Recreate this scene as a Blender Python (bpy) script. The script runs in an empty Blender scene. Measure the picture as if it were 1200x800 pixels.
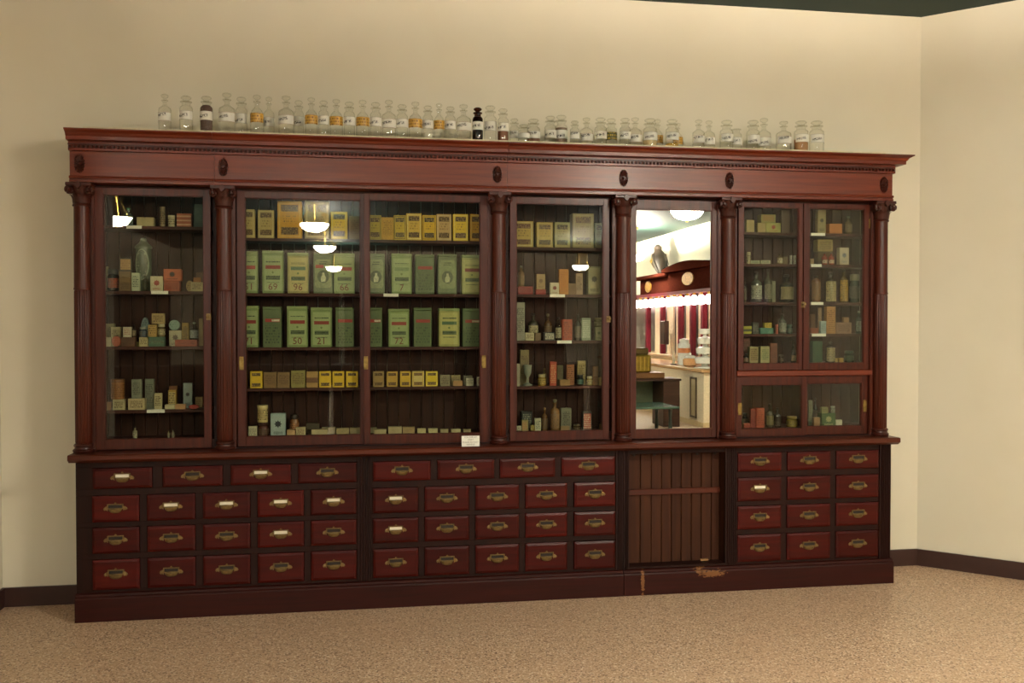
import bpy, bmesh, math, random
from mathutils import Vector

random.seed(7)
sc = bpy.context.scene
C = sc.collection
PI = math.pi

# ------------------------------------------------------------------ camera
EYE, FPX, PSI = 1.55, 1100.0, math.radians(9.43)
TH = math.atan(20 / FPX)
DCAM = 5.150
FWD = Vector((math.sin(PSI) * math.cos(TH), math.cos(PSI) * math.cos(TH), -math.sin(TH)))
RGT = Vector((math.cos(PSI), -math.sin(PSI), 0))
UPV = RGT.cross(FWD)
CAMP = Vector((0, -DCAM, EYE))
cam_d = bpy.data.cameras.new('camera')
cam_d.sensor_width = 36.0
cam_d.lens = 36.0 * FPX / 1200
cam_d.clip_start = 0.05
cam = bpy.data.objects.new('camera', cam_d)
C.objects.link(cam)
cam.location = CAMP
cam.rotation_euler = FWD.to_track_quat('-Z', 'Y').to_euler()
sc.camera = cam

# ------------------------------------------------------------------ world, exposure
w = bpy.data.worlds.new('world')
sc.world = w
w.use_nodes = True
w.node_tree.nodes['Background'].inputs[0].default_value = (0.02, 0.018, 0.015, 1)
w.node_tree.nodes['Background'].inputs[1].default_value = 0.3
sc.view_settings.view_transform = 'Standard'
sc.view_settings.look = 'None'
sc.view_settings.gamma = 1.0
sc.view_settings.use_curve_mapping = False
sc.view_settings.exposure = 1.42
sc.cycles.transparent_max_bounces = 32
BOWL_EMIT, BULB_W, GLOBE_EMIT = 104.0, 205.0, 5.0
WARM = (1.0, 0.905, 0.76)


def ray(px, py):
    return FWD + RGT * ((px - 600) / FPX) + UPV * ((400 - py) / FPX)


def at(px, py, Y):
    """point of the plane at depth Y that a pixel looks at"""
    d = ray(px, py)
    return CAMP + d * ((Y + DCAM) / d.y)


def mirrored(px, py, X):
    """point of the plane X seen through the wall mirror (mirror plane Y = 0.108)"""
    d = ray(px, py)
    p = CAMP + d * (X / d.x)
    return Vector((p.x, 0.216 - p.y, p.z))


# ------------------------------------------------------------------ materials
def lin(c):
    if isinstance(c, str):
        c = [int(c[i:i + 2], 16) / 255 for i in (0, 2, 4)]
    return tuple(((v + 0.055) / 1.055) ** 2.4 if v > 0.04045 else v / 12.92 for v in c)


MATS = {}
TONE = 1.0          # dims the colours of the goods, set separately for each case


def base_mat(name):
    m = bpy.data.materials.new(name)
    m.use_nodes = True
    nt = m.node_tree
    return m, nt, nt.nodes['Principled BSDF'], nt.nodes['Material Output']


def N(nt, t, **kw):
    n = nt.nodes.new(t)
    for k, v in kw.items():
        setattr(n, k, v)
    return n


def mix_node(nt, fac, a, b):
    n = N(nt, 'ShaderNodeMix', data_type='RGBA')
    for sock, val in ((n.inputs[0], fac), (n.inputs[6], a), (n.inputs[7], b)):
        if hasattr(val, 'links'):
            nt.links.new(val, sock)
        elif sock == n.inputs[0]:
            sock.default_value = val
        else:
            sock.default_value = (*val, 1)
    return n.outputs[2]


def coords(nt, scale=(1, 1, 1), loc=(0, 0, 0)):
    tc = N(nt, 'ShaderNodeTexCoord')
    mp = N(nt, 'ShaderNodeMapping')
    mp.inputs['Scale'].default_value = scale
    mp.inputs['Location'].default_value = loc
    nt.links.new(tc.outputs['Object'], mp.inputs['Vector'])
    return mp.outputs[0]


def ramp(nt, fac, p0, p1, c0=(0, 0, 0), c1=(1, 1, 1)):
    r = N(nt, 'ShaderNodeValToRGB')
    r.color_ramp.elements[0].position = p0
    r.color_ramp.elements[1].position = p1
    r.color_ramp.elements[0].color = (*c0, 1)
    r.color_ramp.elements[1].color = (*c1, 1)
    nt.links.new(fac, r.inputs[0])
    return r.outputs[0]


def noise(nt, vec, scale, detail=3, rough=0.55):
    n = N(nt, 'ShaderNodeTexNoise')
    n.inputs['Scale'].default_value = scale
    n.inputs['Detail'].default_value = detail
    n.inputs['Roughness'].default_value = rough
    nt.links.new(vec, n.inputs['Vector'])
    return n.outputs['Fac']


def bump(nt, p, h, strength, dist=0.002):
    b = N(nt, 'ShaderNodeBump')
    b.inputs['Strength'].default_value = strength
    b.inputs['Distance'].default_value = dist
    nt.links.new(h, b.inputs['Height'])
    nt.links.new(b.outputs[0], p.inputs['Normal'])


def wood(name, dark, light, grain='z', rough=0.36, coat=0.25, vary=0.0, spots=(), spec=0.3):
    m, nt, p, out = base_mat(name)
    s = {'z': (34, 34, 1.6), 'x': (1.6, 34, 34)}[grain]
    v = coords(nt, s)
    if vary:
        oi = N(nt, 'ShaderNodeObjectInfo')
        va = N(nt, 'ShaderNodeVectorMath', operation='ADD')
        cb = N(nt, 'ShaderNodeCombineXYZ')
        ml = N(nt, 'ShaderNodeMath', operation='MULTIPLY')
        ml.inputs[1].default_value = 57.0
        nt.links.new(oi.outputs['Random'], ml.inputs[0])
        for i in range(3):
            nt.links.new(ml.outputs[0], cb.inputs[i])
        nt.links.new(v, va.inputs[0])
        nt.links.new(cb.outputs[0], va.inputs[1])
        v = va.outputs[0]
    f = noise(nt, v, 1.3, 5, 0.6)
    col = ramp(nt, f, 0.3, 0.72, lin(dark), lin(light))
    if vary:
        hs = N(nt, 'ShaderNodeHueSaturation')
        mr = N(nt, 'ShaderNodeMapRange')
        mr.inputs[3].default_value = 1 - vary
        mr.inputs[4].default_value = 1 + vary * 0.7
        nt.links.new(oi.outputs['Random'], mr.inputs[0])
        nt.links.new(mr.outputs[0], hs.inputs['Value'])
        nt.links.new(col, hs.inputs['Color'])
        col = hs.outputs[0]
    for (sx, sz, rx, rz, th) in spots:      # bare scraped wood, a worn patch of its own shape
        tc = N(nt, 'ShaderNodeTexCoord')
        mp = N(nt, 'ShaderNodeMapping', vector_type='TEXTURE')
        mp.inputs['Location'].default_value = (sx, 0, sz)
        mp.inputs['Scale'].default_value = (rx, 100, rz)
        nt.links.new(tc.outputs['Object'], mp.inputs['Vector'])
        ln = N(nt, 'ShaderNodeVectorMath', operation='LENGTH')
        nt.links.new(mp.outputs[0], ln.inputs[0])
        nn = noise(nt, coords(nt, (30, 30, 70)), 1.5, 4)
        ad = N(nt, 'ShaderNodeMath', operation='MULTIPLY_ADD')
        ad.inputs[1].default_value = 0.45
        nt.links.new(ln.outputs[1], ad.inputs[0])
        nt.links.new(nn, ad.inputs[2])
        mk = ramp(nt, ad.outputs[0], th, th + 0.08, (1, 1, 1), (0, 0, 0))
        col = mix_node(nt, mk, col, lin('7d5230'))
    nt.links.new(col, p.inputs['Base Color'])
    rr = N(nt, 'ShaderNodeMapRange')
    rr.inputs[3].default_value = rough - 0.06
    rr.inputs[4].default_value = rough + 0.12
    nt.links.new(f, rr.inputs[0])
    nt.links.new(rr.outputs[0], p.inputs['Roughness'])
    p.inputs['Coat Weight'].default_value = coat
    p.inputs['Coat Roughness'].default_value = 0.22
    p.inputs['Specular IOR Level'].default_value = spec
    bump(nt, p, f, 0.12, 0.001)
    return m


def plain(col, rough=0.6, metal=0.0, mott=0.12, scale=40, coat=0.0):
    key = ('plain', col, rough, metal, mott, scale, coat, TONE)
    if key in MATS:
        return MATS[key]
    m, nt, p, out = base_mat('surface_' + (col if isinstance(col, str) else 'tone'))
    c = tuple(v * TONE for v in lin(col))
    f = noise(nt, coords(nt), scale, 4)
    cc = ramp(nt, f, 0.3, 0.7, tuple(v * (1 - mott) for v in c), tuple(min(1, v * (1 + mott * 0.6)) for v in c))
    nt.links.new(cc, p.inputs['Base Color'])
    p.inputs['Roughness'].default_value = rough
    p.inputs['Metallic'].default_value = metal
    p.inputs['Coat Weight'].default_value = coat
    MATS[key] = m
    return m


def printed(paper, ink, rows=0.011, dens=0.5, letter=0.006, rough=0.6):
    """paper covered with rows of print too fine to read"""
    key = ('print', paper, ink, rows, dens, letter, TONE)
    if key in MATS:
        return MATS[key]
    m, nt, p, out = base_mat('print_' + paper)
    tc = N(nt, 'ShaderNodeTexCoord')
    sp = N(nt, 'ShaderNodeSeparateXYZ')
    nt.links.new(tc.outputs['Object'], sp.inputs[0])
    dv = N(nt, 'ShaderNodeMath', operation='DIVIDE')
    dv.inputs[1].default_value = rows
    nt.links.new(sp.outputs[2], dv.inputs[0])
    fl = N(nt, 'ShaderNodeMath', operation='FLOOR')
    fr = N(nt, 'ShaderNodeMath', operation='FRACT')
    nt.links.new(dv.outputs[0], fl.inputs[0])
    nt.links.new(dv.outputs[0], fr.inputs[0])
    dx = N(nt, 'ShaderNodeMath', operation='DIVIDE')
    dx.inputs[1].default_value = letter
    nt.links.new(sp.outputs[0], dx.inputs[0])
    cb = N(nt, 'ShaderNodeCombineXYZ')
    nt.links.new(dx.outputs[0], cb.inputs[0])
    nt.links.new(fl.outputs[0], cb.inputs[1])
    nf = noise(nt, cb.outputs[0], 1.7, 2)
    th = ramp(nt, nf, 0.56 - dens * 0.2, 0.60 - dens * 0.2)
    rw = ramp(nt, fr.outputs[0], 0.36, 0.44)
    mul = N(nt, 'ShaderNodeMath', operation='MULTIPLY')
    nt.links.new(th, mul.inputs[0])
    nt.links.new(rw, mul.inputs[1])
    col = mix_node(nt, mul.outputs[0], tuple(v * TONE for v in lin(paper)), tuple(v * TONE for v in lin(ink)))
    nt.links.new(col, p.inputs['Base Color'])
    p.inputs['Roughness'].default_value = rough
    MATS[key] = m
    return m


def scrawl(paper, ink):
    """paper label with one slanting line of hand lettering too blurred to read"""
    key = ('scrawl', paper, ink)
    if key in MATS:
        return MATS[key]
    m, nt, p, out = base_mat('handwritten_label')
    tc = N(nt, 'ShaderNodeTexCoord')
    mp = N(nt, 'ShaderNodeMapping')
    mp.inputs['Rotation'].default_value = (0, 0.16, 0)
    nt.links.new(tc.outputs['Object'], mp.inputs['Vector'])
    sp = N(nt, 'ShaderNodeSeparateXYZ')
    nt.links.new(mp.outputs[0], sp.inputs[0])
    nf = noise(nt, mp.outputs[0], 210, 1)
    th = ramp(nt, nf, 0.46, 0.52)
    sb = N(nt, 'ShaderNodeMath', operation='SUBTRACT')
    sb.inputs[1].default_value = LABEL_MID
    nt.links.new(sp.outputs[2], sb.inputs[0])
    ab = N(nt, 'ShaderNodeMath', operation='ABSOLUTE')
    nt.links.new(sb.outputs[0], ab.inputs[0])
    bd = ramp(nt, ab.outputs[0], 0.0065, 0.0085, (1, 1, 1), (0, 0, 0))
    ax = N(nt, 'ShaderNodeMath', operation='ABSOLUTE')
    nt.links.new(sp.outputs[0], ax.inputs[0])
    bx_ = ramp(nt, ax.outputs[0], 0.024, 0.027, (1, 1, 1), (0, 0, 0))
    m1 = N(nt, 'ShaderNodeMath', operation='MULTIPLY')
    m2 = N(nt, 'ShaderNodeMath', operation='MULTIPLY')
    nt.links.new(th, m1.inputs[0])
    nt.links.new(bd, m1.inputs[1])
    nt.links.new(m1.outputs[0], m2.inputs[0])
    nt.links.new(bx_, m2.inputs[1])
    nt.links.new(mix_node(nt, m2.outputs[0], lin(paper), lin(ink)), p.inputs['Base Color'])
    p.inputs['Roughness'].default_value = 0.6
    MATS[key] = m
    return m


LABEL_MID = 0.079


def thin_glass(name, tint, edge, gloss=1.0, rough=0.0, ior=1.45):
    """thin clear glass: what is behind shows through, Fresnel reflection on top"""
    m, nt, p, out = base_mat(name)
    nt.nodes.remove(p)
    lw = N(nt, 'ShaderNodeLayerWeight')
    lw.inputs[0].default_value = 0.35
    tcol = mix_node(nt, ramp(nt, lw.outputs['Facing'], 0.25, 0.95), lin(tint), lin(edge))
    tr = N(nt, 'ShaderNodeBsdfTransparent')
    nt.links.new(tcol, tr.inputs[0])
    gl = N(nt, 'ShaderNodeBsdfGlossy')
    gl.inputs['Roughness'].default_value = rough
    gl.inputs['Color'].default_value = (gloss, gloss, gloss, 1)
    fa = N(nt, 'ShaderNodeLayerWeight')      # Schlick's curve, the same on both faces of the thin sheet
    fa.inputs[0].default_value = 0.5
    pw = N(nt, 'ShaderNodeMath', operation='POWER')
    pw.inputs[1].default_value = 5.0
    nt.links.new(fa.outputs['Facing'], pw.inputs[0])
    fr = N(nt, 'ShaderNodeMath', operation='MULTIPLY_ADD')
    f0 = ((ior - 1) / (ior + 1)) ** 2
    fr.inputs[1].default_value = 1 - f0
    fr.inputs[2].default_value = f0
    nt.links.new(pw.outputs[0], fr.inputs[0])
    mx = N(nt, 'ShaderNodeMixShader')
    nt.links.new(fr.outputs[0], mx.inputs[0])
    nt.links.new(tr.outputs[0], mx.inputs[1])
    nt.links.new(gl.outputs[0], mx.inputs[2])
    nt.links.new(mx.outputs[0], out.inputs[0])
    return m


def emitter(name, col, strength, base='f4ead6'):
    m, nt, p, out = base_mat(name)
    f = noise(nt, coords(nt), 9, 3)
    c = ramp(nt, f, 0.3, 0.7, tuple(v * 0.85 for v in col), col)
    nt.links.new(c, p.inputs['Emission Color'])
    p.inputs['Emission Strength'].default_value = strength
    p.inputs['Base Color'].default_value = (*lin(base), 1)
    return m


M = {
    'mahog_h': wood('mahogany_horizontal_grain', '521b0b', '7a3116', 'x', 0.34, 0.12, spec=0.38),
    'mahog_v': wood('mahogany_vertical_grain', '340f06', '54200e', 'z', 0.34, 0.08, spec=0.28),
    'carved': wood('carved_mahogany', '2c0f08', '4a1c10', 'z', 0.36, 0.1),
    'frame': wood('dark_cabinet_frame', '1a0804', '2a0e07', 'z', 0.5, 0.0, spec=0.2),
    'frame_h': wood('dark_cabinet_rail', '1a0804', '2a0e07', 'x', 0.5, 0.0, spec=0.2),
    'drawer': wood('red_mahogany_drawer', '330603', '500d05', 'x', 0.36, 0.0, vary=0.3, spec=0.2),
    'plinth': wood('dark_red_plinth', '260904', '3a0f08', 'x', 0.5, 0.0, spec=0.2),
    'plinth_worn': wood('worn_dark_red_plinth', '260904', '3a0f08', 'x', 0.5, 0.0, spec=0.2,
                        spots=((-0.715, 0.085, 0.013, 0.10, 0.78), (-0.30, 0.108, 0.10, 0.028, 0.76), (-0.37, 0.13, 0.05, 0.06, 0.66))),
    'ledge': wood('worktop_mahogany', '3c1308', '5a2510', 'x', 0.32, 0.12),
    'board': wood('brown_back_board', '2c1812', '44271c', 'z', 0.6, 0.0, vary=0.12, spec=0.2),
    'bayboard': wood('bare_brown_board', '33180b', '4a2814', 'z', 0.6, 0.0, vary=0.16, spec=0.2),
    'shelf': wood('shelf_wood', '371a13', '4d261d', 'x', 0.5, 0.0),
    'pane': thin_glass('door_glass', 'f4f6f0', 'd8ddd2', 1.0, 0.0, 1.44),
    'bottle': thin_glass('bottle_glass', 'fcfcf9', 'd6d5c8', 1.0, 0.02, 1.5),
    'bottle_dim': thin_glass('dusty_bottle_glass', 'e3e0d2', '7d7a6a', 0.9, 0.1, 1.5),
    'amber': thin_glass('amber_glass', '8a5a3c', '3a2214', 1.0, 0.03, 1.5),
}


def setup_shell_mats():
    m, nt, p, out = base_mat('cream_wall_paint')
    f = noise(nt, coords(nt), 1.4, 3)
    g = noise(nt, coords(nt), 180, 2)
    nt.links.new(ramp(nt, f, 0.3, 0.7, lin('d9d0b9'), lin('dfd7c2')), p.inputs['Base Color'])
    p.inputs['Roughness'].default_value = 0.62
    bump(nt, p, g, 0.12, 0.001)
    M['wall'] = m
    m, nt, p, out = base_mat('speckled_tan_floor')
    v = coords(nt)
    vor = N(nt, 'ShaderNodeTexVoronoi')
    vor.inputs['Scale'].default_value = 150
    nt.links.new(v, vor.inputs['Vector'])
    sepc = N(nt, 'ShaderNodeSeparateColor')
    nt.links.new(vor.outputs['Color'], sepc.inputs[0])
    chips = mix_node(nt, ramp(nt, sepc.outputs[0], 0.15, 0.85), lin('b89474'), lin('d6b698'))
    pale = ramp(nt, sepc.outputs[1], 0.88, 0.9)
    chips = mix_node(nt, pale, chips, lin('ecd9c0'))
    darkc = ramp(nt, sepc.outputs[2], 0.9, 0.92)
    chips = mix_node(nt, darkc, chips, lin('7d5a44'))
    big = noise(nt, v, 1.3, 3)
    col = mix_node(nt, ramp(nt, big, 0.35, 0.7, (0, 0, 0), (0.25, 0.25, 0.25)), chips, lin('c29e80'))
    nt.links.new(col, p.inputs['Base Color'])
    p.inputs['Roughness'].default_value = 0.42
    M['floor'] = m
    M['ceiling'] = plain('0d2c27', 0.7, 0, 0.05, 2)
    M['baseboard'] = plain('3a201a', 0.45, 0, 0.1, 20)
    m, nt, p, out = base_mat('silvered_mirror')
    p.inputs['Base Color'].default_value = (0.86, 0.88, 0.84, 1)
    p.inputs['Metallic'].default_value = 1
    p.inputs['Roughness'].default_value = 0.0
    M['mirror'] = m
    M['bowl'] = emitter('alabaster_bowl', (1.0, 0.91, 0.755), BOWL_EMIT)
    M['globe'] = emitter('rosy_globe', (1.0, 0.66, 0.66), GLOBE_EMIT)
    M['brass'] = plain('9a8046', 0.34, 0.85, 0.35, 60)
    M['pull'] = plain('846c40', 0.36, 0.4, 0.4, 70)
    M['brass_bright'] = plain('c9a754', 0.28, 0.9, 0.2, 30)
    M['card'] = plain('efe6cf', 0.7, 0, 0.05)
    M['card_dark'] = plain('2a1e16', 0.7, 0, 0.3)
    M['white'] = plain('eceae0', 0.7, 0, 0.04)
    M['ink'] = plain('2a2320', 0.6, 0, 0.05)
    M['ink_red'] = plain('6b2a1a', 0.6, 0, 0.05)
    M['ink_grey'] = plain('8a8a80', 0.6, 0, 0.05)


setup_shell_mats()

# ------------------------------------------------------------------ mesh helpers
ORG = {}


class MB:
    def __init__(s):
        s.v, s.f, s.sm = [], [], []

    def add(s, vs, fs, smooth=False):
        b = len(s.v)
        s.v += [tuple(v) for v in vs]
        s.f += [tuple(b + i for i in f) for f in fs]
        s.sm += [smooth] * len(fs)
        return s

    def box(s, x0, x1, y0, y1, z0, z1, c=0.0):
        if c <= 0:
            vs = [(x, y, z) for x in (x0, x1) for y in (y0, y1) for z in (z0, z1)]
            return s.add(vs, [(0, 1, 3, 2), (4, 6, 7, 5), (0, 4, 5, 1), (2, 3, 7, 6), (0, 2, 6, 4), (1, 5, 7, 3)])
        c = min(c, (x1 - x0) * 0.45, (y1 - y0) * 0.45, (z1 - z0) * 0.45)
        bm = bmesh.new()
        r = bmesh.ops.create_cube(bm, size=1)
        for v in r['verts']:
            v.co = ((x0 + x1) / 2 + v.co.x * (x1 - x0), (y0 + y1) / 2 + v.co.y * (y1 - y0), (z0 + z1) / 2 + v.co.z * (z1 - z0))
        bmesh.ops.bevel(bm, geom=bm.edges[:], offset=c, segments=1, affect='EDGES')
        bm.verts.index_update()
        s.add([v.co[:] for v in bm.verts], [[v.index for v in f.verts] for f in bm.faces])
        bm.free()
        return s

    def lathe(s, cx, cy, prof, seg=20, mod=None, axis='z', cz=0, smooth=True, caps=True):
        vs, fs = [], []
        for (r, z) in prof:
            for i in range(seg):
                a = 2 * PI * i / seg
                rr = r * (mod(a) if mod else 1)
                if axis == 'z':
                    vs.append((cx + rr * math.cos(a), cy + rr * math.sin(a), z))
                elif axis == 'y':
                    vs.append((cx + rr * math.cos(a), z, cz + rr * math.sin(a)))
                else:
                    vs.append((z, cy + rr * math.cos(a), cz + rr * math.sin(a)))
        for k in range(len(prof) - 1):
            for i in range(seg):
                j = (i + 1) % seg
                fs.append((k * seg + i, k * seg + j, (k + 1) * seg + j, (k + 1) * seg + i))
        if caps:
            fs.append(tuple(range(seg - 1, -1, -1)))
            fs.append(tuple((len(prof) - 1) * seg + i for i in range(seg)))
        return s.add(vs, fs, smooth)

    def tube(s, pts, r, seg=6, smooth=True):
        pts = [Vector(p) for p in pts]
        vs, fs = [], []
        for k, p in enumerate(pts):
            t = (pts[min(k + 1, len(pts) - 1)] - pts[max(k - 1, 0)]).normalized()
            a = t.orthogonal().normalized()
            b = t.cross(a)
            rr = r[k] if isinstance(r, (list, tuple)) else r
            for i in range(seg):
                q = 2 * PI * i / seg
                vs.append(p + a * rr * math.cos(q) + b * rr * math.sin(q))
        for k in range(len(pts) - 1):
            for i in range(seg):
                j = (i + 1) % seg
                fs.append((k * seg + i, k * seg + j, (k + 1) * seg + j, (k + 1) * seg + i))
        fs.append(tuple(range(seg)))
        fs.append(tuple((len(pts) - 1) * seg + i for i in range(seg)))
        return s.add(vs, fs, smooth)

    def ext(s, poly, axis, a0, a1):
        n = len(poly)
        mk = {'x': lambda p, a: (a, p[0], p[1]), 'y': lambda p, a: (p[0], a, p[1]), 'z': lambda p, a: (p[0], p[1], a)}[axis]
        vs = [mk(p, a0) for p in poly] + [mk(p, a1) for p in poly]
        fs = [(i, (i + 1) % n, n + (i + 1) % n, n + i) for i in range(n)]
        fs += [tuple(range(n)), tuple(range(n, 2 * n))]
        return s.add(vs, fs)

    def mesh(s, name, mat, org=(0, 0, 0), sharp=40):
        me = bpy.data.meshes.new(name)
        me.from_pydata([(x - org[0], y - org[1], z - org[2]) for x, y, z in s.v], [], s.f)
        bm = bmesh.new()
        bm.from_mesh(me)
        bmesh.ops.recalc_face_normals(bm, faces=bm.faces)
        bm.to_mesh(me)
        bm.free()
        me.polygons.foreach_set('use_smooth', s.sm)
        if any(s.sm):
            me.set_sharp_from_angle(angle=math.radians(sharp))
        me.materials.append(mat)
        return me

    def build(s, name, mat, parent=None, origin=None):
        org = ORG[parent] if parent else tuple(origin or (0, 0, 0))
        ob = bpy.data.objects.new(name, s.mesh(name, mat, org))
        C.objects.link(ob)
        ORG[ob] = org
        if parent:
            ob.parent = parent
        else:
            ob.location = org
        return ob


def place(name, me, parent, loc):
    """another object of a mesh that is shared"""
    ob = bpy.data.objects.new(name, me)
    C.objects.link(ob)
    ob.parent = parent
    o = ORG[parent] if parent else (0, 0, 0)
    ob.location = (loc[0] - o[0], loc[1] - o[1], loc[2] - o[2])
    ORG[ob] = tuple(loc)
    return ob


def tag(o, label=None, cat=None, group=None, kind=None):
    for k, v in (('label', label), ('category', cat), ('group', group), ('kind', kind)):
        if v:
            o[k] = v
    return o


def empty(name, loc, label=None, cat=None, group=None):
    o = bpy.data.objects.new(name, None)
    C.objects.link(o)
    o.location = loc
    o.empty_display_size = 0.05
    ORG[o] = tuple(loc)
    return tag(o, label, cat, group)


def box(name, mat, parent, x0, x1, y0, y1, z0, z1, c=0.0, origin=None):
    return MB().box(x0, x1, y0, y1, z0, z1, c).build(name, mat, parent, origin)


def text(name, body, x, y, z, size, mat, parent, width=None):
    cu = bpy.data.curves.new(name, 'FONT')
    cu.body = body
    cu.size = size
    cu.align_x = 'CENTER'
    cu.align_y = 'CENTER'
    cu.resolution_u = 2
    cu.extrude = 0.0002
    cu.materials.append(mat)
    tmp = bpy.data.objects.new(name, cu)
    C.objects.link(tmp)
    me = bpy.data.meshes.new_from_object(tmp.evaluated_get(bpy.context.evaluated_depsgraph_get()))
    bpy.data.objects.remove(tmp)
    bpy.data.curves.remove(cu)
    ob = bpy.data.objects.new(name, me)
    C.objects.link(ob)
    ob.parent = parent
    o = ORG[parent]
    ob.location = (x - o[0], y - o[1], z - o[2])
    ob.rotation_euler = (PI / 2, 0, 0)
    return ob


def struct(name, mat, mb):
    return tag(mb.build(name, mat), kind='structure')


# ------------------------------------------------------------------ the room
WY, ZC = 0.37, 3.51
RM = [(-1.92, WY), (3.565, WY), (6.65, WY - 3.085), (6.65, -20.0), (-4.6, -20.0), (-4.6, -2.6), (-1.92, -2.6)]
NAMES = ['wall_back', 'wall_right_angled', 'wall_right', 'wall_front', 'wall_left', 'wall_left_shoulder', 'wall_left_return']


def wall_strip(i, z0, z1, off0, off1):
    """closed slab that follows wall segment i; off is measured outwards from the room face"""
    n = len(RM)

    def nrm(k):
        (ax, ay), (bx, by) = RM[k % n], RM[(k + 1) % n]
        d = Vector((bx - ax, by - ay)).normalized()
        return Vector((-d.y, d.x))          # outward for this clockwise outline

    def corner(k, off):
        n0, n1 = nrm(k - 1), nrm(k)
        p = Vector(RM[k % n])
        return p + (n0 + n1) * (off / (1 + n0.dot(n1)))
    a0, a1, b0, b1 = corner(i, off0), corner(i, off1), corner(i + 1, off0), corner(i + 1, off1)
    return MB().ext([a0, b0, b1, a1], 'z', z0, z1)


for i, nm in enumerate(NAMES):
    struct(nm, M['wall'], wall_strip(i, 0, ZC, 0.0, 0.12))
    struct('baseboard_' + nm[5:], M['baseboard'], wall_strip(i, 0.0, 0.105, -0.014, 0.0))
poly = [(x, y) for x, y in RM]
bx = lambda z0, z1: MB().ext([(-4.8, 0.6), (6.9, 0.6), (6.9, -20.3), (-4.8, -20.3)], 'z', z0, z1)
struct('floor', M['floor'], bx(-0.1, 0.0))
struct('ceiling', M['ceiling'], bx(ZC, ZC + 0.1))

# ------------------------------------------------------------------ base units with drawers
YB = 0.355                                  # back of the furniture, just off the wall
ROWS = [(0.690, 0.800), (0.515, 0.655), (0.350, 0.488), (0.160, 0.320)]


def pull_mesh():
    b = MB()
    a, dep, c = 0.033, 0.020, 0.023
    vs, fs, nu, nv = [], [], 12, 5
    for v in range(nv + 1):
        t = (PI / 2) * v / nv
        for u in range(nu + 1):
            p = PI * u / nu
            vs.append((a * math.cos(p) * math.cos(t) ** 0.6, -dep * math.sin(p) * math.cos(t) ** 0.8 - 0.001, -c * math.sin(t) - 0.001))
    for v in range(nv):
        for u in range(nu):
            q = v * (nu + 1) + u
            fs.append((q, q + 1, q + nu + 2, q + nu + 1))
    b.add(vs, fs, True)
    b.add([(a * math.cos(PI * u / nu), -dep * math.sin(PI * u / nu) - 0.001, -0.001) for u in range(nu + 1)], [tuple(range(nu + 1))])
    for x0, x1, z0, z1 in ((-0.041, 0.041, 0.020, 0.025), (-0.041, 0.041, -0.002, 0.003), (-0.041, -0.035, 0.003, 0.020), (0.035, 0.041, 0.003, 0.020)):
        b.box(x0, x1, -0.009, 0.0, z0, z1, 0.0015)
    for sg in (-1, 1):
        b.ext([(sg * 0.038, 0.014), (sg * 0.050, 0.011), (sg * 0.058, 0.004), (sg * 0.060, -0.003), (sg * 0.054, -0.009), (sg * 0.046, -0.007), (sg * 0.038, -0.012)], 'y', -0.003, 0.0)
        b.lathe(sg * 0.053, 0, [(0.0045, -0.003), (0.0045, -0.005), (0.002, -0.006)], 8, axis='y', cz=0.001)
    b.lathe(0, 0, [(0.005, -0.001), (0.006, -0.004), (0.003, -0.007)], 8, axis='y', cz=0.0275)
    return b.mesh('drawer_pull', M['pull'])


PULL = pull_mesh()
CARDS = {True: MB().box(-0.034, 0.034, -0.0025, 0.0, 0.0032, 0.0198).mesh('label_card', M['card']),
         False: MB().box(-0.034, 0.034, -0.0025, 0.0, 0.0032, 0.0198).mesh('label_card_dark', M['card_dark'])}
DRAWERS = {}


def drawer(parent, x0, x1, z0, z1, card, proud=0.0):
    key = (round(x1 - x0, 3), round(z1 - z0, 3))
    if key not in DRAWERS:
        wd, hd = (x1 - x0) / 2 - 0.002, (z1 - z0) / 2 - 0.002
        b = MB()
        e = 0.013
        # front with a sloping moulded edge and a box behind it
        vs = [(-wd, 0.016, -hd), (wd, 0.016, -hd), (wd, 0.016, hd), (-wd, 0.016, hd),
              (-wd, 0.0055, -hd), (wd, 0.0055, -hd), (wd, 0.0055, hd), (-wd, 0.0055, hd),
              (-wd + e, 0.0, -hd + e), (wd - e, 0.0, -hd + e), (wd - e, 0.0, hd - e), (-wd + e, 0.0, hd - e)]
        fs = [(3, 2, 1, 0)] + [(k + i, k + (i + 1) % 4, k + 4 + (i + 1) % 4, k + 4 + i) for k in (0, 4) for i in range(4)] + [(8, 9, 10, 11)]
        b.add(vs, fs)
        b.box(-wd + 0.012, wd - 0.012, 0.016, 0.25, -hd + 0.012, hd - 0.012)
        DRAWERS[key] = b.mesh('drawer', M['drawer'])
    cx, cz = (x0 + x1) / 2, (z0 + z1) / 2
    d = place('drawer', DRAWERS[key], parent, (cx, 0.018 - proud, cz))
    place('drawer_pull', PULL, d, (cx, 0.018 - proud, cz + 0.002))
    place('label_card', CARDS[bool(card)], d, (cx, 0.0178 - proud, cz + 0.002))
    return d


def fluted(parent, x0, x1, z0, z1, n, name='pilaster', y=0.022):
    pts = [(x0, y + 0.02), (x0, y)]
    wd = (x1 - x0 - 0.012) / n
    for k in range(n):
        a = x0 + 0.006 + k * wd
        pts += [(a + wd * 0.12, y), (a + wd * 0.26, y + 0.006), (a + wd * 0.74, y + 0.006), (a + wd * 0.88, y)]
    pts += [(x1, y), (x1, y + 0.02)]
    return MB().ext(pts, 'z', z0, z1).build(name, M['frame'], parent)


def plinth(parent, x0, x1, mat):
    prof = [(0.0, 0.0), (0.0, 0.118), (0.004, 0.126), (0.012, 0.130), (0.014, 0.142), (0.03, 0.146), (YB, 0.146), (YB, 0.0)]
    return MB().ext(prof, 'x', x0, x1).build('plinth', mat, parent)


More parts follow.
